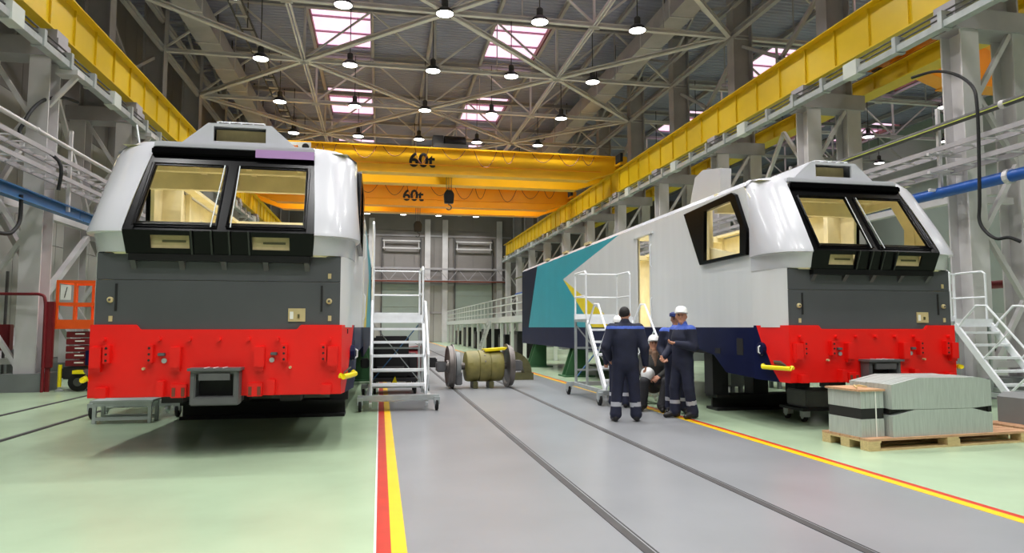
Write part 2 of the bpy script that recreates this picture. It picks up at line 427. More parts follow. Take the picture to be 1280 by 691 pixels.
for k in range(-5, 11):
    for i, x in enumerate(LX):
        y = 12.7 + 5.5*k
        lab = 'round glowing high bay lamp, %s roof row %s, %s' % (ORD[k] if k >= 0 else ORD[-k], 'ahead' if k >= 0 else 'behind the camera', POS[i])
        if lp is None: lp = make_lamp(); lp.location = (x, y-.25, 12.55); lp['label'] = lab
        else: dup(lp, (x, y-.25, 12.55), label=lab)
lp2 = make_lamp(.55); first = True
for k in range(-2, 6):
    for i, x in enumerate((17.0, 22.3, 27.8, 33)):
        dup(lp2, (x, 12.7+5.5*k-.25, 12.55), label='round lamp of the neighbouring bay, %s row %s, %s from the columns' % (ORD[k] if k >= 0 else ORD[-k], 'ahead' if k >= 0 else 'behind the camera', ORD[i]), group='high bay lamps of the neighbouring bay')
for ch in list(lp2.children): bpy.data.objects.remove(ch)
bpy.data.objects.remove(lp2)

# ------------------------------------------------------------------ columns
def make_column(s, xc, lab):
    """s = +1 right row, -1 wall row; origin at the crane leg foot"""
    t = thing('steel_column', lab, 'column', (xc, 0, 0), group='hall columns')
    X = lambda d: s*d
    MB().box((min(X(-.45), X(.45)), -.45, 0), (max(X(-.45), X(.45)), .45, .42)).build('foot_block', 'plinth', t)
    MB().box((min(X(.95), X(1.75)), -.45, 0), (max(X(.95), X(1.75)), .45, .42)).build('foot_block', 'plinth', t)
    MB().hbar((0, 0, .42), (0, 0, 8.35), .46, .56, .04, up=(0, 1, 0)).build('crane_leg', 'steel_pale', t)
    MB().hbar((X(1.35), 0, .42), (X(1.35), 0, 8.35), .46, .56, .04, up=(0, 1, 0)).build('outer_leg', 'steel_pale', t)
    for i in range(5):
        z0 = .6+1.5*i; a, b = (X(.2), X(1.15)) if i % 2 == 0 else (X(1.15), X(.2))
        MB().bar((a, -.2, z0), (b, -.2, z0+1.5), .1, .1).build('lacing', 'steel_pale', t)
    for z in (.7, 4.3): MB().bar((X(.2), .0, z), (X(1.15), .0, z), .14, .14).build('tie', 'steel_pale', t)
    MB().box((min(X(-.4), X(1.7)), -.34, 8.05), (max(X(-.4), X(1.7)), .34, 8.5)).build('bracket_beam', 'steel_grey', t)
    MB().box((min(X(-.35), X(.35)), -.3, 8.5), (max(X(-.35), X(.35)), .3, 8.72)).build('bearing_pad', 'steel_grey', t)
    MB().hbar((X(.95), 0, 8.5), (X(.95), 0, 15.2), .5, .8, .04, up=(1, 0, 0)).build('upper_shaft', 'steel_grey', t)
    if s < 0: MB().bar((X(-.1), 0, 6.9), (X(-.7), 0, 7.66), .1, .1).build('knee_brace', 'steel_pale', t); MB().box((min(X(-.8), X(-.3)), -.2, 7.66), (max(X(-.8), X(-.3)), .2, 7.78)).build('shelf', 'steel_pale', t)
    return t
CXR, CXL = 12.65, -8.15
c0 = make_column(1, CXR, 'pale twin leg column of the open row, nearest to the camera'); c0.location = (CXR, GY[0], 0)
for k in range(1, 11): dup(c0, (CXR, GY[k], 0), label='pale twin leg column of the open row, %s from the camera' % ORD[k])
c1 = make_column(-1, CXL, 'pale twin leg column along the side wall, nearest to the camera'); c1.location = (CXL, GY[0], 0)
for k in range(1, 11): dup(c1, (CXL, GY[k], 0), label='pale twin leg column along the side wall, %s from the camera' % ORD[k])
# diagonal wind bracing on the column rows
for s, x, nm in ((-1, CXL-.95, 'side wall'), (1, CXR+.95, 'open row')):
    for k in (0, 1, 2, 4, 6):
        t = thing('wind_bracing', 'crossed diagonal struts between columns of the %s, %s braced bay' % (nm, ORD[k]), 'bracing', (x, GY[k], 0), group='wind bracing between columns')
        if s < 0:
            MB((x, GY[k], 0)).bar((x, GY[k]+.2, .5), (x, GY[k+1]-.2, 4.3), .16, .16).build('strut', 'steel_pale', t)
            MB((x, GY[k], 0)).bar((x, GY[k]+.2, 4.3), (x, GY[k+1]-.2, .5), .14, .14).build('strut', 'steel_grey', t)
        if s < 0 or k > 0:
            MB((x, GY[k], 0)).bar((x, GY[k]+.2, 5.0), (x, (GY[k]+GY[k+1])/2, 8.2), .11, .11).build('strut', 'steel_pale', t)
            MB((x, GY[k], 0)).bar((x, GY[k+1]-.2, 5.0), (x, (GY[k]+GY[k+1])/2, 8.2), .11, .11).build('strut', 'steel_pale', t)
        MB((x, GY[k], 0)).bar((x, GY[k]+.2, 4.6), (x, GY[k+1]-.2, 4.6), .2, .2).build('rail_tie', 'steel_pale', t)
        MB((x, GY[k], 0)).bar((x, GY[k]+.25, 12.3), (x, GY[k+1]-.25, 9.4), .12, .12).build('strut', 'steel_grey', t)
        MB((x, GY[k], 0)).bar((x, GY[k]+.25, 9.4), (x, GY[k+1]-.25, 12.3), .12, .12).build('strut', 'steel_grey', t)

# ------------------------------------------------------------------ crane runway beams
def runway(x, s, lab, y0, y1, h=1.25):
    """s: side (in x) that faces the aisle"""
    t = thing('crane_runway', lab, 'crane beam', (x, y0, 8.72)); o = (x, y0, 8.72)
    MB(o).box((x-.012, y0, 8.76), (x+.012, y1, 8.72+h-.03)).build('web', 'crane_yellow', t)
    MB(o).box((x-.28, y0, 8.72), (x+.28, y1, 8.76)).build('bottom_flange', 'crane_yellow', t)
    MB(o).box((x-.24, y0, 8.69+h), (x+.24, y1, 8.72+h)).build('top_flange', 'crane_yellow', t)
    MB(o).box((x-.05, y0, 8.72+h), (x+.05, y1, 8.84+h)).build('crane_rail', 'rail_red', t)
    n = int((y1-y0)/1.375)
    st = None
    for i in range(n+1):
        y = y0 + i*1.375
        for d in (-1, 1):
            if st is None: st = MB().box((-.03, -.014, 8.76-8.72), (.03, .014, h-.03)).build('stiffener', 'crane_yellow', t); c = st
            else: c = inst(st, (0, 0, 0), t)
            c.location = (d*.04, y-y0, 0)
    return t
runway(CXR, -1, 'yellow riveted crane runway beam on the open column row', 7.2, 69)
runway(CXL, 1, 'yellow crane runway beam along the side wall', 7.2, 69)
runway(15.0, 1, 'yellow crane runway beam of the neighbouring bay behind the columns', 7.2, 50, .55)
def conductor(x, lab, dz0=0.0):
    t = thing('conductor_line', lab, 'power rail', (x, 8, 8.2+dz0)); o = (x, 8, 8.2)
    MB(o).box((x-.1, 8, 8.05), (x+.1, 68, 8.2)).build('channel', 'galv', t)
    for dz in (.22, .34): MB(o).tube([(x, 8, 8.1+dz), (x, 68, 8.1+dz)], .022, 6).build('busbar', 'steel_dark', t)
    for i in range(44):
        MB(o).box((x-.14, 8.3+1.375*i, 8.02), (x+.14, 8.3+1.375*i+(.5 if i % 4 == 1 else .12), 8.42)).build('insulator_box' if i % 4 == 1 else 'hanger_clip', 'cabinet_white' if i % 4 == 1 else 'galv', t)
    return t
conductor(CXR-.55, 'galvanised crane power rail with white boxes below the open row runway')
conductor(CXL+.55, 'galvanised crane power rail with white boxes below the wall side runway', -.25)

# ------------------------------------------------------------------ overhead cranes
def crane(y, lab, xa, xb, zb=9.45, h=1.3, mark=True, mcol='crane_orange', gap=2.6, wz=10.29):
    t = thing('overhead_crane', lab, 'crane', ((xa+xb)/2, y, zb)); o = ((xa+xb)/2, y, zb)
    for j, yy in enumerate((y, y+gap)):
        m = MB(o)
        poly = [(xa, yy, zb+.55), (xa+1.6, yy, zb), (xb-1.6, yy, zb), (xb, yy, zb+.55), (xb, yy, zb+h), (xa, yy, zb+h)]
        m.prism(poly, (0, .55, 0)); gd = m.build('girder', mcol, t)
        m = MB(o).box((xa, yy-.08, zb+h), (xb, yy+.63, zb+h+.05)); m.build('top_plate', mcol, t)
        m = MB(o).box((xa+1.6, yy-.07, zb-.04), (xb-1.6, yy+.62, zb)); m.build('bottom_plate', mcol, t)
        MB(o).box((xa, yy+.2, zb+h+.05), (xb, yy+.3, zb+h+.13)).build('trolley_rail', 'steel_dark', t)
    for xx in (xa, xb):
        m = MB(o).box((xx-.2, y-.9, zb+.72), (xx+.2, y+gap+1.4, zb+1.15)); m.build('end_carriage', mcol, t, bevel=.03)
        for yy in (y-.6, y+gap+1.1):
            MB(o).lathe([(.22, -.07), (.22, .07)], (xx, yy, wz), (1, 0, 0), 16).build('wheel', 'steel_dark', t)
            MB(o).box((xx-.25, yy-.45, zb+.85), (xx-.1, yy+.3, zb+1.3)).build('buffer_motor', 'black_matte', t)
    # festoon cables hanging in loops along the front girder
    for i in range(13):
        x0 = xa+.8+i*1.5 + random.uniform(-.15, .15); d = random.uniform(.45, .9)
        w = 1.2 if i % 3 else .7
        pts = [(x0+w*a, y-.2, zb+h-.05-d*(1-(2*a-1)**2)) for a in [k/8 for k in range(9)]]
        MB(o).tube(pts, .018, 5).build('festoon_loop', 'rail_red', t)
    MB(o).box((xa+.5, y-.24, zb+h-.06), (xb-.5, y-.12, zb+h)).build('festoon_track', mcol, t)
    for yy in (0.55,): MB(o).box((xa+1, y-.06, zb+.42), (xb-1, y-.001, zb+.46)).build('seam_strip', 'crane_orange', t)
    if mark: text_part('load_mark', '60t', 1.0, (2.0-o[0], -.03, .62), (R(90), 0, 0), 'ink', t)
    return t
def hoist(x, y, zt, zb, lab):
    t = thing('crane_hoist', lab, 'hoist', (x, y, zt)); o = (x, y, zt)
    m = MB(o).box((x-.9, y-1.4, zt), (x+.9, y+1.4, zt+.22)); m.build('trolley_frame', 'black_matte', t)
    MB(o).lathe([(.36, -.6), (.42, -.55), (.42, .55), (.36, .6)], (x+.3, y, zt+.6), (1, 0, 0), 16).build('drum', 'black', t)
    MB(o).box((x-.9, y-.5, zt+.22), (x-.35, y+.3, zt+.9)).build('motor', 'black_matte', t)
    for dx in (-.16, -.05, .06, .17): MB(o).tube([(x+dx, y-.15, zt+.1), (x+dx*.8, y-.15, zb+.5)], .018, 6).build('rope', 'steel_dark', t)
    MB(o).prism([(x-.24, y-.3, zb), (x+.24, y-.3, zb), (x+.28, y-.3, zb+.5), (x+.15, y-.3, zb+.72), (x-.15, y-.3, zb+.72), (x-.28, y-.3, zb+.5)], (0, .3, 0)).build('hook_block', 'black', t, bevel=.03)
    pts = [(x, y-.15, zb+.02)] + [(x+.14*math.sin(a), y-.15, zb-.2-.14*math.cos(a)+.0) for a in [R(180-30*k) for k in range(0, 9)]]
    MB(o).tube(pts, .035, 8).build('hook', 'steel_dark', t)
    return t
cr1 = crane(35.0, 'yellow double girder bridge crane marked 60t, nearer of the two', CXL, CXR, mcol='crane_gold')
cr2 = crane(44.6, 'orange double girder bridge crane marked 60t, farther of the two', CXL, CXR)
hoist(3.55, 36.55, 10.868, 8.15, 'black hoist trolley with ropes and hook block on the nearer crane')
hoist(2.4, 46.15, 10.868, 7.9, 'black hoist trolley with lowered hook on the farther crane')
sg = thing('crane_sign', 'white maker plate with orange lettering and dark round emblem on the crane', 'sign', (-4.1, 34.7, 10.17))
MB().box((-.75, -.02, 0), (.6, .02, .5)).build('plate', 'paper', sg)
MB().lathe([(.17, 0), (.17, .02)], (.34, -.02, .27), (0, -1, 0), 20).build('emblem', 'ink', sg)
for i, (a, b, c) in enumerate(((-.62, .2, .34), (-.52, .24, .34), (-.42, .2, .32), (-.3, .22, .34), (-.2, .14, .32), (-.1, .22, .34))):
    MB().box((a, -.028, b), (a+.075, -.02, c)).build('letter_stroke', 'sign_orange', sg)
MB().bar((0, .02, .25), (0, .32, .25), .1, .1).build('bracket', 'steel_dark', sg)
cr3 = crane(14.6, 'orange bridge crane in the neighbouring bay at the top corner', 15.0, 33.0, 8.75, 1.25, mark=False, gap=2.4, wz=9.6)
# ------------------------------------------------------------------ locomotive body shells (origin: floor under the middle of the front face, +y to the rear)
LEN = 18.55
def make_loco(label, loc):
    t = thing('locomotive_shell', label, 'locomotive', loc, group='unfinished locomotive shells')
    sx = lambda pts, s: [(s*x, y) for x, y in pts]
    # -- white cab shell, lofted
    LV = [(2.38, [(1.02, -.10), (1.24, -.07), (1.39, .04), (1.49, .30), (1.53, .74)]),
          (2.60, [(1.07, -.185), (1.30, -.10), (1.46, .08), (1.53, .34), (1.53, .74)]),
          (2.61, [(1.07, -.205), (1.34, -.15), (1.53, .05), (1.60, .34), (1.55, .74)]),
          (2.66, [(1.07, -.19), (1.34, -.135), (1.53, .065), (1.60, .35), (1.55, .74)]),
          (3.00, [(1.05, .02), (1.32, .08), (1.49, .26), (1.565, .48), (1.545, .74)]),
          (3.35, [(1.02, .25), (1.27, .30), (1.44, .45), (1.53, .60), (1.535, .76)]),
          (3.68, [(.99, .48), (1.21, .52), (1.37, .62), (1.47, .74), (1.525, .84)]),
          (3.80, [(.97, .56), (1.17, .60), (1.32, .69), (1.43, .80), (1.49, .92)]),
          (3.90, [(.90, .66), (1.06, .69), (1.20, .76), (1.31, .86), (1.40, .98)])]
    for s in (-1, 1):
        # refine along the outline for a smooth curve
        m = MB(); rows = []
        for z, pts in LV:
            row = []
            for i in range(4):
                for k in range(4):
                    u = k/4; p0 = V(pts[max(i-1, 0)]); p1 = V(pts[i]); p2 = V(pts[i+1]); p3 = V(pts[min(i+2, 4)])
                    q = .5*((2*p1)+(p2-p0)*u+(2*p0-5*p1+4*p2-p3)*u*u+(3*p1-p0-3*p2+p3)*u**3); row.append((q[0], q[1], z))
            row.append((pts[4][0], pts[4][1], z)); rows.append(row)
        n = len(rows[0]); vs_ = [(s*x, y, z) for r_ in rows for x, y, z in r_]; nl = len(rows)
        m.add(vs_, [(i*n+k, i*n+k+1, (i+1)*n+k+1, (i+1)*n+k) for i in range(nl-1) for k in range(n-1)], 0)
        vi = [(s*(x*.955), y+.05, z-.02) for r_ in rows[:-2] for x, y, z in r_]; nl -= 2
        m.add(vi, [(i*n+k, i*n+k+1, (i+1)*n+k+1, (i+1)*n+k) for i in range(nl-1) for k in range(n-1)], 1)
        # underside of the brow
        body = [(1.38, 0), (1.45, .15), (1.5, .4), (1.52, .74)]
        low = rows[0]; under = [(s*x, y, 2.38) for x, y, z in low] + [(s*x, y, 2.38) for x, y in reversed(body)]
        m.add(under, [tuple(range(len(under)))], 0)
        m.build('cab_shell', ['white_shell', 'cream'], t, smooth=True)
        # lower white corner of the cab
        m = MB(); bz = (1.5, 2.38)
        m.add([(s*x, y, z) for z in bz for x, y in body], [(k, k+1, 5+k, 4+k) for k in range(3)], 0)
        m.add([(s*(x-.04), y+.03, z) for z in bz for x, y in body], [(k, k+1, 5+k, 4+k) for k in range(3)], 1)
        m.build('cab_corner', ['grey_side', 'cream'], t, smooth=True)
    # -- roof over the cab
    m = MB(); y1 = 1.95
    pr = [(-1.52, 3.76), (-1.40, 3.88), (-1.1, 3.92), (1.1, 3.92), (1.40, 3.88), (1.52, 3.76)]
    for a, b in zip(pr[:-1], pr[1:]):
        m.add([(a[0], .86, a[1]), (b[0], .86, b[1]), (b[0], y1, b[1]), (a[0], y1, a[1])], [(0, 1, 2, 3)], 0)
        m.add([(a[0]*.97, .8, a[1]-.05), (b[0]*.97, .8, b[1]-.05), (b[0]*.97, y1, b[1]-.05), (a[0]*.97, y1, a[1]-.05)], [(0, 1, 2, 3)], 1)
    m.add([(-.9, .66, 3.90), (.9, .66, 3.90), (1.4, .98, 3.895), (1.1, 1.05, 3.92), (-1.1, 1.05, 3.92), (-1.4, .98, 3.895)], [(0, 1, 2, 3, 4, 5)], 0)
    m.add([(-1.4, .66, 3.84), (1.4, .66, 3.84), (1.4, 1.0, 3.86), (-1.4, 1.0, 3.86)], [(0, 1, 2, 3)], 1)
    m.build('cab_roof', ['white_shell', 'cream'], t)
    # -- black windscreen surround, slanted, with two open panes
    def ws(u, v):                                     # v 0..1 from sill to top edge
        return (u, -.2+.70*v, 2.63+1.07*v)
    hw = lambda v: 1.075 - .085*v
    outer = [(-hw(0), 0), (hw(0), 0), (hw(1), 1), (-hw(1), 1)]
    panes = [[(s*a, b) for a, b in ((.075, .07), (.93, .07), (.90, .83), (.085, .83))] for s in (-1, 1)]
    panes[1] = list(reversed(panes[1]))
    MB().holed(outer, panes, ws, (0, .07, .045), 0, 1, 0).build('windscreen_frame', ['gloss_black', 'cream'], t)
    MB().bar((-.99, .49, 3.73), (.99, .49, 3.73), .10, .10).build('windscreen_header', 'gloss_black', t, bevel=.02)
    MB().bar((-.985, .60, 3.83), (.985, .60, 3.83), .16, .09).build('brow_rail', 'white_shell', t, bevel=.02)
    # frame beads round the panes
    for s in (-1, 1):
        m = MB(); q = [ws(s*a, b) for a, b in ((.06, .05), (.95, .05), (.915, .85), (.07, .85))]
        q = [V(p)+V((0, -.016, .01)) for p in q]
        m.tube(q, .014, 6, closed=True); m.build('pane_gasket', 'gloss_black', t)
        for a in (.11, .965):
            m = MB(); m.tube([V(ws(s*a, .03))+V((0, -.03, .02)), V(ws(s*(a-.02), .84))+V((0, -.03, .02))], .007, 6); m.build('trim_glint_rod', 'galv' if a < .5 else 'gloss_black', t)  # pale rods beside the mullion mimic its specular highlight lines; outer rods are trim
    # -- black sill panel under the windscreen with two beige inspection openings
    sill = lambda u, v: (u, -.20+.10*(1-v), 2.36+.27*v)
    cut = [[(s*a, b) for a, b in ((.35, .25), (.78, .25), (.78, .8), (.35, .8))] for s in (-1, 1)]; cut[1] = list(reversed(cut[1]))
    MB().holed([(-1.05, 0), (1.05, 0), (1.075, 1), (-1.075, 1)], cut, sill, (0, .03, 0), 0, 0, 0).build('windscreen_sill', 'gloss_black', t)
    for s in (-1, 1):
        x0, x1 = sorted((s*.34, s*.79))
        p = MB().box((x0, -.10, 2.40), (x1, -.07, 2.60)).build('inspection_plate', 'plate_beige', t)
        MB().box((x0+.13, -.108, 2.50), (x1-.06, -.1, 2.525)).build('slot', 'olive_dark', p)
        MB().bar((s*.32, -.235, 2.63), (s*.32, -.12, 2.36), .02, .02).build('sill_rib', 'black', t)
        MB().bar((s*.10, -.235, 2.63), (s*.10, -.12, 2.36), .02, .02).build('sill_rib', 'black', t)
    MB().box((-1.02, -.115, 2.28), (1.02, .0, 2.36)).build('sill_ledge', 'black', t)
    for x in (-.98, -.45, .02, .5, .98):
        MB().prism([(x-.03, -.1, 2.28), (x-.03, 0, 2.28), (x-.03, 0, 2.17)], (.06, 0, 0)).build('ledge_bracket', 'front_grey', t)
    # -- grey front panels and fittings
    MB().box((-1.38, -.012, 2.06), (1.38, .02, 2.37)).build('front_panel', 'front_grey', t)
    MB().box((-1.38, -.02, 1.46), (1.38, .02, 2.055)).build('front_panel', 'front_grey', t)
    for x, z in ((-1.22, 1.82), (1.25, 1.82)):
        d = MB().lathe([(.035, 0), (.035, .02), (.02, .03)], (x, -.02, z), (0, -1, 0), 14).build('lamp_socket', 'plate_beige', t)
        MB().lathe([(.013, 0), (.013, .012)], (x, -.05, z), (0, -1, 0), 10).build('pin', 'steel_dark', d)
    for x, z in ((-1.21, 1.60), (1.26, 1.61), (1.25, 2.13)): MB().box((x-.02, -.03, z-.032), (x+.02, -.02, z+.032)).build('connector_cover', 'plate_beige', t)
    d = MB().box((.77, -.035, 1.57), (.97, -.02, 1.73)).build('equipment_plate', 'plate_beige', t)
    MB().box((.79, -.04, 1.60), (.83, -.035, 1.69)).build('switch_block', 'paper', d); MB().box((.88, -.05, 1.615), (.905, -.035, 1.66)).build('toggle', 'olive_dark', d)
    for s in (-1, 1): MB().box((s*1.16-.012, -.032, 1.69), (s*1.16+.012, -.02, 2.01)).build('wiper_slot', 'black_matte', t)
    # -- red buffer apron with brackets
    P = [(-1.41, .69), (1.41, .69), (1.41, 1.53), (.92, 1.53), (.88, 1.475), (-.88, 1.475), (-.92, 1.53), (-1.41, 1.53)]
    MB().prism([(x, -.06, z) for x, z in P], (0, .06, 0)).build('front_apron', 'loco_red', t, bevel=.008)
    for s in (-1, 1):
        tp = lambda u, z: (s*(1.41+.125*u), -.05+.75*u, z)
        redp = [(0, .69), (.28, .69), (.45, .85), (.62, 1.10), (.78, 1.28), (.92, 1.53), (0, 1.53)]
        navp = [(.28, .69), (1, .70), (1, 1.53), (.92, 1.53), (.78, 1.28), (.62, 1.10), (.45, .85)]
        n_ = V((-s*.02, 0, 0))
        MB().holed(redp, [], tp, n_).build('apron_wing', 'loco_red', t)
        MB().holed(navp, [], tp, n_).build('apron_wing', 'navy', t)
        MB().tube([(s*1.40, -.09, .915), (s*1.44, -.115, .90), (s*1.50, .12, .90), (s*1.56, .42, .90), (s*1.53, .46, .92)], .035, 8).build('step_bar', 'safety_yellow', t)
        MB().prism([(s*1.44, .0, .93), (s*1.44, .3, .93), (s*1.52, .2, .99), (s*1.50, .05, .99)], (0, 0, .02)).build('step_plate', 'coupler_grey', t)
        MB().lathe([(.10, -.02), (.10, .05), (.06, .06)], (s*1.50, .52, 1.17), (s, 0, 0), 14).build('pipe_fitting', 'navy', t)
        MB().tube([(s*1.52, .48, 1.24), (s*1.58, .5, 1.2), (s*1.58, .5, 1.12), (s*1.52, .5, 1.08)], .012, 6).build('tap', 'alu', t)
    def br(name, x, z, w, h, d=.05, k='loco_red'): return MB().box((x-w/2, -.06-d, z-h/2), (x+w/2, -.055, z+h/2)).build(name, k, t, bevel=.006)
    for s in (-1, 1):
        for x in (1.20, .745): 
            o = br('bolt_bracket', s*x, 1.19, .075, .21, .085)
            for dz in (-.07, 0, .07): MB().lathe([(.014, 0), (.014, .006)], (s*x, -.145, 1.19+dz), (0, -1, 0), 8).build('bolt_hole', 'black_matte', o)
        for x in (1.31, .465):
            o = br('socket_box', s*x, 1.15, .12, .24, .10); MB().box((s*x-.05, -.13, .99), (s*x+.05, -.06, 1.03)).build('foot_tab', 'loco_red', o)
        MB().lathe([(.016, 0), (.016, .05)], (s*.815, -.06, 1.02), (0, -1, 0), 8).build('stud', 'plate_beige', t)
        o = br('valve_holder', s*.625, 1.185, .075, .035, .06, 'coupler_grey'); MB().lathe([(.03, 0), (.03, .02)], (s*.60, -.06, 1.11), (0, -1, 0), 10).build('ring', 'galv', o)
        o = br('jack_pad', s*.42, .76, .17, .155, .07)
        for dx in (-.05, .05): MB().box((s*.42+dx-.018, -.14, .70), (s*.42+dx+.018, -.129, .8)).build('pad_slot', 'rail_red', o)
        br('lower_bracket', s*.61, .79, .085, .18, .12); br('lower_bracket', s*1.24, .755, .12, .12, .1)
    for x in (-1.25, -.66, -.33, 0, .33, .66, 1.27): MB().lathe([(.024, 0), (.024, .06)], (x, -.06, 1.36), (0, -1, 0), 8).build('stud', 'loco_red', t)
    # -- coupler pocket
    m = MB()
    for x0, x1, z0, z1 in ((-.265, -.205, .60, 1.0), (.205, .265, .60, 1.0), (-.265, .265, .96, 1.02), (-.24, .24, .60, .70)):
        m.box((x0, -.26, z0), (x1, -.06, z1))
    c = m.build('coupler_pocket', 'coupler_grey', t, bevel=.012)
    MB().box((-.205, -.07, .70), (.205, -.061, .96)).build('pocket_opening', 'black_matte', c)
    MB().box((-.29, -.3, 1.0), (.29, -.06, 1.03)).build('pocket_lid', 'coupler_grey', c)
    MB().box((-.17, -.28, .89), (.17, -.24, .97)).build('lip', 'coupler_grey', c)
    for x in (-.1, .0, .1): MB().box((x-.008, -.31, 1.03), (x+.008, -.08, 1.036)).build('weld_seam', 'alu', c)
    # -- side walls with paint scheme, side window and door
    win = [(3.02, 3.66), (1.21, 3.73), (1.10, 3.68), (.76, 3.02), (.80, 2.65), (2.4, 2.63)]
    hole = [(2.19, 3.58), (1.25, 3.60), (.96, 3.15), (.98, 2.70), (2.24, 2.69)]
    door = [(4.88, 1.52), (5.58, 1.52), (5.58, 3.52), (4.88, 3.52)]
    slot = [(5.2, 3.0), (5.3, 3.0), (5.3, 3.1), (5.2, 3.1)]
    for s in (-1, 1):
        f = lambda y, z: (s*1.52, y, z); th = (-s*.05, 0, 0)
        TOP = 3.78; B = 1.5
        w_ = thing('side_wall', None, None); w_.parent = t; del_ = None
        grey = [(.74, B), (6.8, B), (12.1, 3.04), (6.8, TOP), (.92, TOP), (.74, 3.58)]
        teal = [(9.05, B), (17.3, B), (15.76, TOP), (6.8, TOP), (12.1, 3.04)]
        yel = [(6.8, B), (9.05, B), (12.1, 3.04)]
        end = [(17.3, B), (LEN, B), (LEN, TOP), (15.76, TOP)]
        skirt = [(.70, .71), (1.62, .74), (2.05, 1.02), (2.6, 1.1), (6.2, 1.1), (6.6, .86), (LEN, .86), (LEN, B), (.70, B)]
        rh = lambda p: p if s > 0 else p
        MB().holed(grey, [hole, door], f, th, 0, 1, 1).build('painted_panel', ['grey_side', 'cream'], w_)
        for nm, pl in (('teal', teal), ('chevron', yel), ('dark_navy_end', end), ('navy', skirt)):
            MB().holed(pl, [], f, th, 0, 1, 0).build('painted_panel', [nm, 'cream'], w_)
        # window surround stands proud
        m = MB(); fo = lambda y, z: (s*1.585, y, z)
        m.holed(win, [hole], fo, (-s*.065, 0, 0), 0, 0, 0).build('side_window_frame', 'gloss_black', t)
        # roof edge
        m = MB()
        m.add([(s*1.52, .86, TOP), (s*1.40, .98, 3.89), (s*1.40, LEN, 3.89), (s*1.52, LEN, TOP)], [(0, 1, 2, 3)], 0)
        m.box((min(s*1.25, s*1.42), 1.95, 3.80), (max(s*1.25, s*1.42), LEN, 3.86), 1)
        m.build('roof_edge', ['white_shell', 'cream'], t)
        # door frame and lining
        m = MB()
        for y0, y1, z0, z1 in ((4.80, 4.88, 1.5, 3.56), (5.58, 5.66, 1.5, 3.56)): m.box((min(s*1.50, s*1.535), y0, z0), (max(s*1.50, s*1.535), y1, z1))
        m.box((min(s*1.50, s*1.56), 4.68, 3.53), (max(s*1.50, s*1.56), 5.80, 3.57)); m.build('door_frame', 'grey_side', t)
        for z in (1.9, 3.05): MB().tube([(s*1.55, 4.72, z-.25), (s*1.58, 4.72, z-.2), (s*1.58, 4.72, z+.2), (s*1.55, 4.72, z+.25)], .012, 6).build('grab_rail', 'alu', t)
        for yy in (2.95, 3.9, 7.2, 9.6, 12.0, 14.4, 16.8):
            MB().box((min(s*1.40, s*1.47), yy-.05, 1.5), (max(s*1.40, s*1.47), yy+.05, 3.8)).build('wall_rib', 'cream', t)
        MB().box((min(s*1.36, s*1.47), .9, 2.50), (max(s*1.36, s*1.47), 2.9, 2.66)).build('window_ledge', 'cream', t)
        for yy in (9.6, 12.0, 14.4): MB().box((min(s*1.42, s*1.5), yy-.25, 3.86), (max(s*1.42, s*1.5), yy+.25, 3.93)).build('lifting_pad', 'plate_beige', t)
        for yy in (1.15, 1.9): MB().box((min(s*1.50, s*1.525), yy-.1, 1.05), (max(s*1.50, s*1.525), yy+.1, 1.32 if yy < 1.5 else 1.14)).build('skirt_hatch', 'black_matte', t)
    # -- interior of the cab
    MB().box((-1.42, .25, 1.42), (1.47, LEN, 1.48)).build('floor_plate', 'underframe', t); MB().box((-1.42, .3, 1.48), (1.46, LEN, 1.5)).build('floor_bounce_sheet', 'cream', t)  # cream sheet over the floor plate, added to brighten the dark cab
    MB().box((-1.36, .02, 2.44), (1.36, .30, 2.54)).build('desk_beam', 'cream', t)
    MB().box((-1.36, .25, 1.5), (1.36, .30, 2.44)).build('desk_front', 'cream', t)
    m = MB()
    m.box((-1.47, 1.9, 3.52), (1.47, 2.02, 3.86)); m.box((-1.47, 2.6, 1.5), (-1.2, 2.72, 3.8)); m.box((1.2, 2.6, 1.5), (1.47, 2.72, 3.8)); m.box((-1.2, 2.62, 1.5), (1.2, 2.7, 2.3))
    m.box((-1.2, 2.58, 2.3), (1.2, 2.74, 2.42))
    m.build('cab_portal', 'cream', t)
    for x in (-1, 1): MB().bar((x*1.36, .5, 2.42), (x*1.38, 2.6, 2.9), .08, .2).build('cab_brace', 'cream', t)
    for x in (-.7, 0, .7): MB().box((x-.04, .8, 3.74), (x+.04, 1.9, 3.84)).build('roof_rib', 'cream', t)
    MB().box((-1.3, 1.5, 3.70), (1.3, 1.6, 3.84)).build('roof_rib', 'cream', t)
    for yy in (7.2, 12.0, LEN-.1): MB().box((-1.42, yy-.08, 3.70), (1.42, yy+.08, 3.84)).build('roof_tie', 'cream', t)
    # -- rear end frame and underframe
    MB().holed([(-1.47, .9), (1.47, .9), (1.47, 3.8), (-1.47, 3.8)], [[(-.4, 1.5), (.4, 1.5), (.4, 3.5), (-.4, 3.5)]], lambda x, z: (x, LEN-.05, z), (0, .05, 0), 0, 1, 1).build('rear_wall', ['dark_navy_end', 'cream'], t)
    m = MB()
    for x in (-1.2, -.45, .45, 1.2): m.box((x-.12, .1, 1.02), (x+.12, LEN-.1, 1.42))
    for yy in (.5, 1.7, 6.8, 9.3, 11.8, 14.3, 17): m.box((-1.36, yy-.12, .95), (1.36, yy+.12, 1.4))
    m.build('underframe', 'underframe', t)
    for yy in (1.0,): MB().box((-1.2, .3, .66), (1.2, .5, .95)).build('bolster', 'underframe', t)
    for x in (-.55, .1, .8): MB().box((x-.12, .12, .60), (x+.12, .34, .70)).build('under_lug', 'underframe', t)
    # -- air conditioning pod on the cab roof
    q = [(-.72, 3.92), (-.40, 4.20), (.40, 4.20), (.72, 3.92)]
    hd = thing('roof_pod', None, None); hd.parent = t
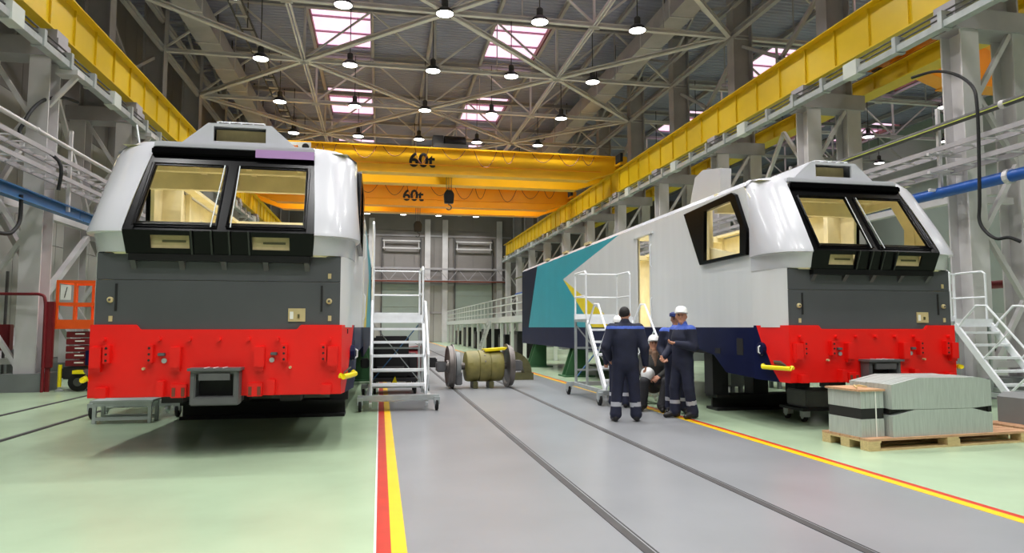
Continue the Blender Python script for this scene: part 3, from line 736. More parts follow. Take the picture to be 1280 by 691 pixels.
    MB().holed(q, [[(-.33, 3.96), (.33, 3.96), (.33, 4.16), (-.33, 4.16)]], lambda x, z: (x, .74, z), (0, .04, 0)).build('pod_front', 'white_shell', hd)
    m = MB()
    for a, b in zip(q[:-1], q[1:]): m.add([(a[0], .74, a[1]), (b[0], .74, b[1]), (b[0], 1.9, b[1]), (a[0], 1.9, a[1])], [(0, 1, 2, 3)])
    m.add([(x, 1.9, z) for x, z in q], [(0, 1, 2, 3)]); m.build('pod_casing', 'white_shell', hd)
    MB().box((-.34, .95, 3.95), (.34, .97, 4.17)).build('intake_back', 'plate_beige', hd)
    for x in (-.3, -.15, 0, .15, .3): MB().tube([(x, .8, 4.2), (x, .8, 4.235), (x, 1.2, 4.235), (x, 1.2, 4.2)], .008, 5).build('guard_wire', 'alu', hd)
    for yy in (.8, 1.0, 1.2): MB().tube([(-.3, yy, 4.235), (.3, yy, 4.235)], .008, 5).build('guard_wire', 'alu', hd)
    return t
Z1 = (-1.87, 8.72, 0); Z2 = (7.285, 9.12, 0)
loco1 = make_loco('white, grey and red locomotive shell nearest the side wall, seen head on', Z1)
loco2 = dup(loco1, Z2, label='white, grey and red locomotive shell by the open columns, teal and yellow flank showing')
# things that only one of them carries
MB().box((.26, .425, 3.685), (.99, .44, 3.79)).build('protective_film', 'film_lilac', loco1, label='lilac protective film on the windscreen header')
m = MB().prism([(-1.1, 3.8, 3.88), (-1.1, 2.5, 3.88), (-1.1, 2.45, 4.46), (-1.1, 3.15, 4.58), (-1.1, 3.5, 4.5)], (.22, 0, 0))
m.build('roof_cowl', 'white_shell', loco2, label='tall white cowl on the roof edge')
MB().tube([(-1.36, 1.2, 3.9), (-1.42, 1.2, 4.25)], .012, 6).build('aerial', 'alu', loco1)

# ------------------------------------------------------------------ supports under the shells
def trestle(x, y, lab):
    t = thing('support_trestle', lab, 'trestle', (x, y, 0)); 
    MB().hbar((-1.3, 0, .14), (1.3, 0, .14), .42, .28, .05).build('cross_beam', 'black_matte', t)
    for dx in (-1.2, -.4, .45, 1.2):
        MB().box((dx-.15, -.16, .28), (dx+.15, .16, 1.02)).build('pedestal', 'underframe', t)
    return t
trestle(Z1[0], Z1[1]+3.5, 'black trestle beam under the cab of the shell by the wall')
trestle(Z2[0], Z2[1]+2.6, 'black trestle beam under the cab of the shell by the columns')
def jack(x, y, s, lab):
    t = thing('jack_stand', lab, 'jack stand', (x, y, 0), group='green jack stands')
    MB().prism([(s*-.15, -.22, 0), (s*.55, -.22, 0), (s*.22, -.22, 1.0), (s*-.15, -.22, 1.0)], (0, .06, 0)).build('side_plate', 'stand_green', t)
    MB().prism([(s*-.15, .16, 0), (s*.55, .16, 0), (s*.22, .16, 1.0), (s*-.15, .16, 1.0)], (0, .06, 0)).build('side_plate', 'stand_green', t)
    MB().box((min(-.15*s, .2*s), -.16, .3), (max(-.15*s, .2*s), .16, .42)).build('tie_plate', 'stand_green', t)
    MB().lathe([(.1, 0), (.1, .92), (.14, .94), (.14, 1.0)], n=12).build('screw', 'steel_dark', t)
    MB().box((-.35, -.4, 0), (.6 if s > 0 else .35, .4, .04)).build('foot_plate', 'stand_green', t) if s > 0 else MB().box((-.6, -.4, 0), (.35, .4, .04)).build('foot_plate', 'stand_green', t)
    return t
for (bx, by), nm in (((Z1[0], Z1[1]), 'wall side'), ((Z2[0], Z2[1]), 'column side')):
    for yy, w in ((11.3, 'middle'), (16.5, 'rear')):
        for s in (-1, 1): jack(bx+s*1.2, by+yy, s, 'green steel jack stand under the %s of the %s shell, %s edge' % (w, nm, 'wall facing' if s < 0 else 'column facing'))
# ------------------------------------------------------------------ rolling stairs
def caster(m_parent, x, y, r=.11, side=1):
    c = MB().prism([(x-.05, y-.06, r), (x-.05, y+.06, r), (x-.05, y+.07, 2.1*r), (x-.05, y-.07, 2.1*r)], (.1, 0, 0)).build('caster', 'galv', m_parent)
    MB().lathe([(r*.85, -.028), (r, -.02), (r, .02), (r*.85, .028)], (x, y+.03, r), (1, 0, 0), 18).build('tyre', 'rubber', c, smooth=True)
    MB().lathe([(r*.45, -.034), (r*.45, .034)], (x, y+.03, r), (1, 0, 0), 12).build('hub', 'galv', c)
    return c
def rolling_stair(label, loc, w=1.0, h=1.68, run=1.25, plat=1.3, steps=6, rail_l=True, rail_r=True, tall_l=False, gate=True, rz=0.0, base_w=.12):
    """stair climbs along +y; origin at the foot, middle of the width"""
    t = thing('rolling_stair', label, 'rolling stair', loc, rz, 'aluminium rolling stairs'); a = w/2
    for s in (-1, 1):
        MB().bar((s*a, 0, .10), (s*a, run, h-.05), .05, .12, up=(0, 0, 1)).build('stringer', 'alu', t)
        MB().bar((s*a, run+plat-.05, .2), (s*a, run+plat-.05, h), .05, .05).build('rear_leg', 'galv', t)
        MB().bar((s*a, run+.05, .2), (s*a, run+.05, h), .045, .045).build('front_leg', 'galv', t)
        MB().bar((s*(a+.05), -.05, .24), (s*(a+.05), run+plat, .24), .06, .08).build('base_rail', 'galv', t)
    for i in range(steps):
        f = (i+.35)/steps; y = run*f; z = .1+(h-.15)*f
        MB().box((-a+.02, y-.09, z-.02), (a-.02, y+.12, z+.025)).build('tread', 'alu', t)
    MB().box((-a-.02, run-.02, h-.04), (a+.02, run+plat, h+.02)).build('platform', 'galv', t)
    MB().box((-a-.02, run-.03, h-.09), (a+.02, run, h+.07)).build('toe_board', 'alu', t)
    MB().box((-a-.02, run+plat-.03, h), (a+.02, run+plat, h+.14)).build('toe_board', 'alu', t)
    MB().bar((-a, run+plat-.02, .35), (a, run+plat-.02, h-.1), .05, .02).build('cross_brace', 'blue_beam', t)
    MB().bar((a, run+plat-.05, .35), (-a, run+plat-.05, h-.1), .05, .02).build('cross_brace', 'galv', t)
    for z in (.45, .95): MB().bar((-a, run+plat-.05, z*h/1.68+.1), (a, run+plat-.05, z*h/1.68+.1), .04, .04).build('cross_tie', 'galv', t)
    for y in (-.03, run+plat-.1): MB().bar((-a-base_w-.1, y, .24), (a+base_w+.1, y, .24), .07, .09).build('axle_beam', 'galv', t)
    for s in (-1, 1):
        for y in (-.06, run+plat-.1): caster(t, s*(a+base_w+.06), y, .12)
    for s, on in ((-1, rail_l), (1, rail_r)):
        if not on: continue
        H = h + 1.05 + (.9 if (tall_l and s < 0) else 0)
        MB().tube([(s*a, run+.08, h), (s*a, run+.08, H-.05), (s*a, run+.15, H), (s*a, run+plat-.1, H), (s*a, run+plat-.04, H-.05), (s*a, run+plat-.04, h)], .022, 8).build('guard_rail', 'alu', t)
        MB().tube([(s*a, run+.08, h+.52), (s*a, run+plat-.04, h+.52)], .018, 8).build('knee_rail', 'alu', t)
        d = V((0, run, h-.15)); n = V((0, -.62, .55))
        p0 = V((s*a, .12, .28)); p1 = V((s*a, run-.05, h-.15))
        pts = [p0, p0+n*.7, p0+n+d*.12, p1+n-d*.06, p1+n*.8+d*.02, p1+n*.3+d*.02, p1]
        MB().tube(pts, .022, 8).build('handrail', 'alu', t)
        mid = (p0+p1)/2; MB().tube([mid, mid+n], .016, 6).build('rail_strut', 'alu', t)
    MB().tube([(-a, run+plat-.03, h), (-a, run+plat-.03, h+1.05), (a, run+plat-.03, h+1.05), (a, run+plat-.03, h)], .022, 8).build('end_rail', 'alu', t)
    MB().tube([(-a, run+plat-.03, h+.52), (a, run+plat-.03, h+.52)], .018, 8).build('end_rail', 'alu', t)
    return t
ra = rolling_stair('aluminium rolling stair straddling the red and yellow line beside the shell', (.35, 12.6, 0), w=1.0, tall_l=True, run=1.3)
rolling_stair('rolling stair hidden behind the wall side shell with only its base showing', (-3.97, 12.5, 0), w=.95)
lk = rolling_stair('rolling stair with platform at the doorway behind the workers', (4.85, 12.75, 0), w=1.0, h=1.66, run=1.3, plat=.95)
rolling_stair('aluminium stair with looped handrail behind the metal blocks', (11.75, 10.55, 0), w=.85, h=1.6, run=1.25, plat=.9)

t = thing('step_stool', 'low grey steel stand under the edge of the wall side shell', 'stand', (-3.95, 11.9, 0))
for x in (-.4, .4):
    for y in (-.1, .25): MB().box((x-.025, y-.025, 0), (x+.025, y+.025, .33)).build('leg', 'galv', t)
for y in (-.1, .25):
    MB().box((-.4, y-.02, .05), (.4, y+.02, .1)).build('cross_bar', 'galv', t); MB().box((-.4, y-.02, .27), (.4, y+.02, .33)).build('cross_bar', 'galv', t)
MB().box((-.45, -.14, .33), (.45, .29, .36)).build('top_plate', 'galv', t)
# ------------------------------------------------------------------ scissor lift by the wall
sl = thing('scissor_lift', 'orange and maroon scissor lift with caged platform by the wall column', 'scissor lift', (-6.5, 18.4, 0))
o_ = (-6.5, 18.4, 0)
MB(o_).box((-7.35, 17.9, .28), (-5.4, 18.9, .56)).build('chassis', 'black_matte', sl, bevel=.03)
for x in (-6.95, -5.75):
    for y in (17.86, 18.82):
        w_ = MB(o_).lathe([(.19, -.06), (.22, -.045), (.22, .045), (.19, .06)], (x, y, .22), (0, 1, 0), 20).build('wheel', 'rubber', sl, smooth=True)
        MB(o_).lathe([(.1, -.065), (.1, .065)], (x, y, .22), (0, 1, 0), 14).build('hub', 'steel_dark', w_)
for i in range(5):
    z = .58+.17*i
    MB(o_).box((-7.3, 17.95, z), (-5.5, 18.05, z+.14)).build('scissor_arm', 'maroon', sl, bevel=.01)
    MB(o_).box((-7.3, 18.72, z), (-5.5, 18.82, z+.14)).build('scissor_arm', 'maroon', sl, bevel=.01)
    MB(o_).box((-7.1, 17.93, z+.07), (-6.9, 17.95, z+.1)).build('arm_label', 'paper', sl)
MB(o_).box((-6.85, 17.9, .6), (-6.72, 17.94, .95)).build('control_box', 'navy', sl)
MB(o_).box((-7.55, 17.85, 1.46), (-5.3, 18.95, 1.52)).build('platform', 'orange', sl)
MB(o_).box((-7.5, 17.86, 1.52), (-5.35, 17.9, 1.68)).build('toe_board', 'orange', sl)
MB(o_).box((-7.5, 18.9, 1.52), (-5.35, 18.94, 1.68)).build('toe_board', 'orange', sl)
for x in (-7.5, -7.12, -6.3, -5.4):
    for y in (17.88, 18.92): MB(o_).bar((x, y, 1.52), (x, y, 2.58), .05, .05).build('rail_post', 'orange', sl)
for z in (2.05, 2.58):
    for y in (17.88, 18.92): MB(o_).bar((-7.52, y, z), (-5.38, y, z), .06, .07).build('guard_rail', 'orange', sl)
    for x in (-7.5, -5.4): MB(o_).bar((x, 17.88, z), (x, 18.92, z), .06, .07).build('guard_rail', 'orange', sl)
pp = MB(o_).box((-7.42, 17.84, 2.15), (-7.2, 17.86, 2.5)).build('notice', 'paper', sl)
MB(o_).bar((-7.33, 17.835, 2.2), (-7.28, 17.835, 2.45), .035, .01).build('print_mark', 'ink', pp)
MB(o_).tube([(-7.4, 17.95, .1), (-7.4, 17.95, .62)], .045, 8).build('outrigger', 'safety_yellow', sl)
MB(o_).lathe([(.09, 0), (.09, .03), (.04, .05), (.04, .12)], (-7.4, 17.95, 0), n=12).build('outrigger_foot', 'galv', sl)
MB(o_).box((-7.0, 17.6, .42), (-6.5, 17.9, .5)).build('step', 'safety_yellow', sl)

# ------------------------------------------------------------------ wheelsets with traction motors
def wheelset(label, loc, rz, motor, boxm, L=1.5):
    t = thing('wheelset', label, 'wheelset', loc, rz, 'wheelsets on the aisle floor'); h = L/2; zc = .54
    MB().lathe([(.085, -h-.28), (.085, h+.28)], (0, 0, zc), (1, 0, 0), 16).build('axle', 'wheel_steel', t, smooth=True)
    for s in (-1, 1):
        w_ = MB().lathe([(.12, -.09), (.15, -.09), (.16, -.05), (.42, -.05), (.45, -.07), (.5, -.07), (.515, .03), (.545, .035), (.545, .065), (.45, .065), (.42, .03), (.16, .04), (.12, .05)], (s*h, 0, zc), (-s, 0, 0), 40).build('wheel', 'wheel_steel', t, smooth=True)
        MB().box((min(s*(h+.12), s*(h+.34)), -.16, zc-.13), (max(s*(h+.12), s*(h+.34)), .16, zc+.13)).build('axle_box', boxm, t, bevel=.03)
    b = MB().lathe([(.30, -.46), (.36, -.44), (.38, -.38), (.38, -.16), (.36, -.15), (.36, -.13), (.385, -.12), (.385, .12), (.36, .13), (.36, .15), (.38, .16), (.38, .42), (.34, .48), (.25, .5)], (.08, -.02, zc), (1, 0, 0), 32).build('motor', motor, t, smooth=True)
    for x in (-.28, .02, .3): MB().box((x-.05, -.40, zc-.02), (x+.05, -.33, zc+.1)).build('lug', motor, b)
    for k in range(6):
        a = R(20+25*k); MB().lathe([(.02, 0), (.02, .03)], (.08, -.02-.37*math.cos(a), zc+.37*math.sin(a)), (0, -math.cos(a), math.sin(a)), 8).build('bolt', 'wheel_steel', b)
    g_ = MB().lathe([(.3, -.07), (.34, -.05), (.34, .05), (.3, .07)], (-h+.16, -.05, zc+.02), (1, 0, 0), 28).build('gear_case', 'cabinet_grey' if motor == 'olive' else motor, t, smooth=True)
    MB().box((-h+.1, -.3, .1), (-h+.26, .0, .42)).build('gear_sump', 'coupler_grey', t, bevel=.02)
    for x in (-.15, .25):
        MB().box((x-.06, -.3, .0), (x+.06, .12, .18)).build('motor_foot', 'olive_dark', t, bevel=.015)
    MB().prism([(.1, -.25, zc+.36), (.6, -.25, zc+.4), (.66, -.25, zc+.46), (.1, -.25, zc+.42)], (0, .5, 0)).build('duct_flange', 'chevron' if motor == 'olive' else motor, t)
    return t
wheelset('olive wheelset with motor standing on the aisle rails', (2.45, 17.0, 0), R(3), 'olive', 'coupler_grey', 1.48)
wheelset('maroon wheelset partly behind the rolling stair', (.52, 18.9, 0), R(2), 'maroon', 'underframe', 1.36)
t = thing('gear_ring', 'dark olive half ring gear cover standing behind the olive wheelset', 'gear cover', (3.68, 19.3, 0))
pts_o = [(.62*math.cos(R(a)), .0, .62*math.sin(R(a))) for a in range(0, 181, 12)]; pts_i = [(.40*math.cos(R(a)), .0, .40*math.sin(R(a))) for a in range(180, -1, -12)]
MB().prism([(x, 0, z+.2) for x, _, z in pts_o+pts_i], (0, .45, 0)).build('arch', 'olive_dark', t)
MB().box((-.66, -.05, 0), (.66, .5, .2)).build('foot', 'olive_dark', t)
MB().lathe([(.09, -.3), (.09, .4)], (0, .1, .45), (1, 0, 0), 16).build('shaft', 'galv', t)
t = thing('parts_trolley', 'dark low trolley loaded with black machinery behind the rolling stair', 'trolley', (.35, 16.2, 0))
MB().box((-.55, -.5, .28), (.55, .5, .36)).build('deck', 'underframe', t)
for x in (-.45, .45):
    for y in (-.4, .4): MB().lathe([(.12, -.03), (.14, -.02), (.14, .02), (.12, .03)], (x, y, .14), (1, 0, 0), 16).build('wheel', 'rubber', t)
for x in (-.45, .45): MB().bar((x, -.4, .14), (x, .4, .3), .04, .06).build('wheel_fork', 'steel_dark', t)
MB().box((-.48, -.4, .36), (.3, .4, 1.3)).build('machine_body', 'black_matte', t, bevel=.04)
MB().box((.3, -.35, .36), (.5, .3, .9)).build('machine_box', 'underframe', t, bevel=.03)
MB().prism([(-.1, -.52, .2), (.06, -.52, .2), (.0, -.52, .4)], (0, .02, 0)).build('warning_mark', 'safety_yellow', t)
MB().box((-.4, -.44, .55), (.2, -.4, .62)).build('cover_strip', 'coupler_grey', t)

# ------------------------------------------------------------------ steel blocks on the pallet
RZ = R(5)
pl = thing('wooden_pallet', 'long wooden pallet under the stacked metal sheets near the lines', 'pallet', (5.84, 7.42, 0), RZ)
for i in range(5): MB().box((0, .165*i, .118), (2.62, .165*i+.15, .145)).build('deck_board', 'wood_top', pl)
for y in (0, .33, .66):
    for x in (0, 1.2, 2.42): MB().box((x, y, .022), (x+.2 if x else .16, y+.15, .098)).build('block', 'wood', pl)
    MB().box((0, y, 0), (2.62, y+.15, .022)).build('bottom_board', 'wood', pl)
for x in (0, 1.2, 2.42): MB().box((x, 0, .098), (x+.18, .81, .118)).build('cross_board', 'wood', pl)
def at_p(x, y): c, s = math.cos(RZ), math.sin(RZ); return (5.84+c*x-s*y, 7.42+s*x+c*y)
def block(name, label, prof, x0, y0, d, z0, mats=('sheet_metal', 'sheet_top'), n=14, base_label=None):
    """stack of upright sheets: profile (x, z) cut by depth d, sheets set side by side with fine gaps"""
    px, py = at_p(x0, y0); t = thing(name, label, 'metal stack', (px, py, z0), RZ)
    for i in range(n):
        e = random.uniform(-.004, .004)
        MB().prism([(x, d*i/n+.002, z+e) for x, z in prof], (0, d/n-.004, 0)).build('sheet', mats[0], t)
    return t
Zp = .146
# lower block with a raised middle, upper block with cut corners resting on it
block('sheet_stack', 'lower stack of pale metal sheets with tapered ends on the pallet', [(0, 0), (1.6, 0), (1.6, .25), (1.28, .32), (.35, .33), (0, .26)], .40, .04, .70, Zp, n=10)
block('sheet_stack', 'upper stack of pale metal sheets with sloping corners, topmost on the pallet', [(0, .01), (.35, 0), (1.28, -.01), (1.6, .01), (1.6, .34), (1.4, .38), (.42, .39), (0, .31)], .40, .04, .70, Zp+.334, n=10)
px, py = at_p(-.0, .14)
t = thing('strapped_bundle', 'strapped bundle of grey panels with black band and wooden lid at the pallet end', 'panel bundle', (px, py, Zp), RZ)
for i in range(5):
    MB().box((.02+.07*i, 0, 0), (.02+.07*i+.066, .56, .22)).build('panel', 'sheet_metal', t)
    MB().box((.02+.07*i, 0, .35), (.02+.07*i+.066, .56, .56)).build('panel', 'sheet_metal', t)
MB().box((.025, .005, .22), (.365, .555, .35)).build('black_band', 'black_matte', t)
MB().box((-.01, -.02, .56), (.38, .58, .585)).build('wooden_lid', 'wood_top', t)
MB().tube([(.06, .1, .60), (.2, .3, .61), (.3, .2, .6), (.36, .4, .6)], .012, 6).build('strap_end', 'wood', t)
for x in (.1,): MB().box((.235, -.006, 0), (.25, 0, .57)).build('strap', 'paper', t)
px, py = at_p(.42, .1)
t = thing('gap_shade_filler', 'black wedges standing in for the shaded gaps between the two metal sheet stacks, with end clamp', 'gap filler', (px, py, Zp+.255), RZ)
MB().prism([(0, 0, .02), (0, 0, .082), (.3, 0, .077)], (0, .55, 0)).build('wedge', 'black_matte', t)  # black wedges put the shade of the V gaps into solid colour
MB().prism([(1.56, 0, .0), (1.56, 0, .085), (1.26, 0, .07)], (0, .55, 0)).build('wedge', 'black_matte', t)
MB().box((1.56, -.02, .0), (1.62, .1, .1)).build('clamp', 'black_matte', t)
pl2 = thing('wooden_pallet', 'wooden pallet cut by the picture edge beside the sheet stacks', 'pallet', (8.62, 7.75, 0), RZ)
for i in range(5): MB().box((0, .165*i, .118), (1.3, .165*i+.15, .145)).build('deck_board', 'wood_top', pl2)
for y in (0, .33, .66):
    for x in (0, .6, 1.15): MB().box((x, y, .022), (x+.15, y+.15, .098)).build('block', 'wood', pl2)
    MB().box((0, y, 0), (1.3, y+.15, .022)).build('bottom_board', 'wood', pl2)
for x in (0, .6, 1.12): MB().box((x, 0, .098), (x+.18, .81, .118)).build('cross_board', 'wood', pl2)
t = thing('arched_bracket', 'grey arched steel bracket on the pallet at the picture edge', 'bracket', (8.85, 8.0, .146), RZ)
pr_ = [(0, 0), (0, .36), (.12, .42), (.9, .42), (.9, 0), (.75, 0)] + [(.45+.3*math.cos(R(a)), .28*math.sin(R(a))) for a in range(15, 180, 15)] + [(.15, 0)]
MB().prism([(x, 0, z) for x, z in pr_], (0, .5, 0)).build('arch_plate', 'cabinet_grey', t)
MB().box((-.02, -.03, .3), (.05, .0, .45)).build('end_lug', 'black_matte', t)

# ------------------------------------------------------------------ white mezzanine platform behind the column side shell
mz = thing('mezzanine_platform', 'long white railed work platform behind the column side shell', 'platform', (6.3, 30, 0)); o_ = (6.3, 30, 0)
MB(o_).box((6.3, 30, 1.75), (7.9, 66, 1.9)).build('deck', 'cabinet_white', mz)
for i in range(13):
    for x in (6.38, 7.8): MB(o_).box((x-.07, 30+2.95*i, 0), (x+.07, 30.14+2.95*i, 1.75)).build('leg', 'cabinet_white', mz)
for i in range(25): MB(o_).bar((6.33, 30.05+1.475*i, 1.9), (6.33, 30.05+1.475*i, 3.02), .045, .045).build('rail_post', 'cabinet_white', mz)
for z in (3.02, 2.65, 2.28): MB(o_).bar((6.33, 30, z), (6.33, 66, z), .05, .05).build('rail', 'cabinet_white', mz)
MB(o_).box((6.31, 30, 1.9), (6.35, 66, 2.05)).build('toe_board', 'cabinet_white', mz)
for z in (3.02, 2.45): MB(o_).bar((6.33, 30.03, z), (7.85, 30.03, z), .05, .05).build('rail', 'cabinet_white', mz)
for y in (38.6, 39.5): MB(o_).bar((6.2, y, 1.85), (5.6, y, .02), .06, .12).build('stair_stringer', 'cabinet_white', mz)
for i in range(7): MB(o_).bar((5.66+.08*i, 38.6, .2+.24*i), (5.66+.08*i, 39.5, .2+.24*i), .16, .03).build('stair_tread', 'cabinet_white', mz)
for i, (y, h_) in enumerate(((33, 1.3), (36.5, 1.1), (43, 1.4), (48, 1.2), (54, 1.5), (60, 1.2))):
    t = thing('machine_cabinet', 'dark machine cabinet under the white platform, %s from the camera' % ORD[i], 'cabinet', (7.1, y, 0), group='dark cabinets under the platform')
    MB().box((-.45, 0, 0), (.45, 2.2, h_)).build('body', 'underframe', t, bevel=.03)
    MB().box((-.47, .15, .15), (-.45, 1.0, h_-.15)).build('door', 'steel_dark', t); MB().box((-.47, 1.15, .15), (-.45, 2.05, h_-.15)).build('door', 'steel_dark', t)

# ------------------------------------------------------------------ trays, pipes and hoses along the column rows
def tray(x0, x1, z, ya, yb, lab, step=.55):
    t = thing('cable_tray', lab, 'cable tray', ((x0+x1)/2, ya, z)); o = ((x0+x1)/2, ya, z)
    for x in (x0, x1): MB(o).bar((x, ya, z), (x, yb, z), .04, .1).build('side_rail', 'steel_grey', t)
    n = int((yb-ya)/step); r0 = None
    for i in range(n):
        if r0 is None: r0 = MB().bar((x0-o[0], 0, 0), (x1-o[0], 0, 0), .05, .03).build('rung', 'steel_pale', t); r0.location = (0, .2, 0)
        else: inst(r0, (0, .2+step*i, 0), t)
    return t
for z, w in ((5.4, 'upper'), (4.98, 'lower')):
    tray(-8.05+.3, -7.6+.3, z, 9, 40, '%s galvanised cable tray along the wall side columns' % w)
    tray(11.75, 12.25, z-.08, 8, 40, '%s galvanised cable tray along the open column row' % w)
for s, x in ((-1, -7.5), (1, 12.0)):
    for i, y in enumerate(GY[:6]):
        t = thing('tray_bracket', 'steel bracket carrying the cable trays on the %s, %s from the camera' % ('wall side' if s < 0 else 'open row', ORD[i]), 'bracket', (x, y, 4.8), group='tray brackets')
        MB().bar((0, 0, -.5), (0, 0, 1.5), .07, .07).build('post', 'steel_pale', t)
        for z in (-.32, .07, .47): MB().bar((-.3, 0, z), (.45*s+.1*s, 0, z), .06, .06).build('arm', 'steel_pale', t)
def run(name, lab, cat, x, z, ya, yb, r, k, stripe=None):
    t = thing(name, lab, cat, (x, ya, z)); o = (x, ya, z)
    MB(o).tube([(x, ya, z), (x, yb, z)], r, 12).build('pipe', k, t, smooth=True)
    for i in range(int((yb-ya)/5.5)): MB(o).lathe([(r*1.25, -.05), (r*1.25, .05)], (x, ya+3+5.5*i, z), (0, 1, 0), 12).build('clamp', 'steel_pale', t)
    if stripe: MB(o).box((x-r-.008, ya, z-.03), (x-r*.9, yb, z-.012)).build('stripe', stripe, t)
    return t
run('blue_pipe', 'thick blue pipe along the open column row', 'pipe', 11.95, 4.42, 8, 60, .12, 'blue_pipe')
t = thing('blue_beam', 'blue painted beam along the wall side columns below the trays', 'beam', (-7.55, 8, 4.3)); o_ = (-7.55, 8, 4.3)
for i in range(10): MB(o_).hbar((-7.55, 8+5.5*i, 4.32), (-7.55, 13.46+5.5*i, 4.32), .2, .26, .03).build('beam_length', 'blue_beam', t)
run('busbar_trunking', 'thin pale trunking above the trays on the wall side', 'trunking', -7.5, 5.85, 8, 60, .05, 'steel_pale', None)
run('busbar_trunking', 'dark trunking with yellow green stripe above the trays on the open row', 'trunking', 11.9, 5.85, 8, 60, .07, 'steel_dark', 'cable_stripe')
def smooth_path(pts, k=5):
    P = [V(p) for p in pts]; out = []
    for i in range(len(P)-1):
        p0, p1, p2, p3 = P[max(i-1, 0)], P[i], P[i+1], P[min(i+2, len(P)-1)]
        for j in range(k):
            u = j/k; out.append(.5*((2*p1)+(p2-p0)*u+(2*p0-5*p1+4*p2-p3)*u*u+(3*p1-p0-3*p2+p3)*u**3))
    return out + [P[-1]]
def hose(lab, pts, r=.04):
    o = MB(pts[0]).tube(smooth_path(pts), r, 10).build('black_hose', 'black_matte', smooth=True); o.location = pts[0]
    return tag(o, lab, 'hose')
sh = lambda pts, f: [(x*f, y*f, 1.5+(z-1.5)*f) for x, y, z in pts]
hose('arched black hose above the cable trays by the side wall', [(-8.0, 19.67, 7.48), (-8.0, 18.89, 7.34), (-8.0, 17.99, 7.0), (-8.0, 17.41, 6.6), (-8.0, 17.05, 6.16), (-8.0, 16.94, 5.8), (-7.2, 16.9, 5.26), (-7.2, 16.95, 4.6)])
hose('short black hose end curling below the blue beam by the wall', [(-7.5, 16.0, 4.3), (-7.5, 16.0, 3.76), (-7.5, 15.77, 3.5), (-7.5, 15.5, 3.4), (-7.5, 15.04, 3.38)])
hose('long black hose looping down past the blue pipe by the open columns', [(12.2, 13.6, 7.35), (12.2, 13.01, 7.27), (12.1, 12.47, 7.05), (11.9, 11.9, 6.7), (11.7, 11.45, 6.3), (11.6, 11.3, 5.9), (11.6, 11.3, 5.28), (11.6, 11.35, 4.02), (11.6, 11.38, 3.62), (11.6, 11.26, 3.38), (11.6, 11.03, 3.2), (11.7, 10.85, 3.2), (11.8, 10.7, 3.1)], .032)
# maroon pipe, cabinets and boxes
t = thing('fire_pipe', 'maroon pipe running in from the edge and down beside the wall column', 'pipe', (-7.8, 18.0, 0))
MB((-7.8, 18.0, 0)).tube(smooth_path([(-9.6, 17.7, 2.27), (-8.2, 17.7, 2.27), (-7.78, 17.7, 2.26), (-7.68, 17.7, 2.12), (-7.66, 17.7, 1.6), (-7.66, 17.7, .0)], 4), .035, 10).build('pipe', 'maroon', t, smooth=True)
MB((-7.8, 18.0, 0)).box((-7.72, 17.72, .55), (-7.5, 17.84, 2.1)).build('hose_box', 'maroon', t, bevel=.02)
MB((-7.8, 18.0, 0)).bar((-7.6, 17.8, 0), (-7.6, 17.8, .56), .08, .08).build('box_leg', 'maroon', t)
t = thing('fire_cabinet', 'small dark red cabinet on the wall at the picture edge', 'cabinet', (-8.85, 18.4, .95))
MB().box((-.15, -.1, 0), (.18, .1, .62)).build('body', 'maroon', t, bevel=.015); MB().box((-.12, -.115, .04), (.15, -.1, .58)).build('door', 'maroon', t)
MB().bar((0, .05, -.95), (0, .05, 1.9), .05, .05).build('riser', 'steel_dark', t)
t = thing('electrical_box', 'grey electrical box standing beside the wall column foot', 'box', (-8.75, 19.4, 0))
MB().box((-.35, -.25, 0), (.35, .25, .95)).build('body', 'cabinet_grey', t, bevel=.015); MB().box((-.31, -.265, .06), (.31, -.25, .9)).build('door', 'cabinet_grey', t)
for i, (x, y) in enumerate(((14.75, 14.2), (15.6, 14.2), (16.45, 14.2))):
    t = thing('tall_cabinet', 'tall pale cabinet behind the looped stair, %s from the columns' % ORD[i], 'cabinet', (x, y, 0), group='tall pale cabinets')
    MB().box((-.4, 0, 0), (.4, .6, 1.85)).build('body', 'cabinet_white', t, bevel=.01); 
    for a in (-.38, .01): MB().box((a, -.02, .1), (a+.37, 0, 1.8)).build('door', 'cabinet_white', t)
    MB().box((-.05, -.05, .9), (-.03, -.02, 1.05)).build('handle', 'steel_dark', t)
run('fire_main', 'maroon pipe behind the looped stair and cabinets', 'pipe', 14.9, 2.55, 8, 30, .1, 'maroon')
# low things seen under the column side shell
for i, (x, y) in enumerate(((7.8, 14.6), (9.9, 15.5))):
    t = thing('tool_cart', 'small grey tool cabinet on legs seen under the shell, %s one' % ('near' if i == 0 else 'far'), 'tool cart', (x, y, 0))
    MB().box((-.35, -.25, .16), (.35, .25, .62)).build('body', 'cabinet_grey', t, bevel=.02)
    for a in (-.28, .28):
        for b in (-.18, .18): MB().box((a-.04, b-.04, 0), (a+.04, b+.04, .17)).build('leg', 'cabinet_grey', t)
    MB().box((-.32, -.265, .2), (.0, -.25, .58)).build('door', 'cabinet_white', t)
t = thing('floor_dolly', 'low dark dolly with casters in front of the column side shell apron', 'dolly', (7.35, 10.1, 0))
MB().box((-.7, -.25, .22), (.25, .3, .5)).build('load_box', 'coupler_grey', t, bevel=.02)
MB().box((-.8, -.3, .18), (.35, .35, .22)).build('deck', 'underframe', t)
for a in (-.7, .25):
    for b in (-.2, .25): caster(t, a, b, .085)
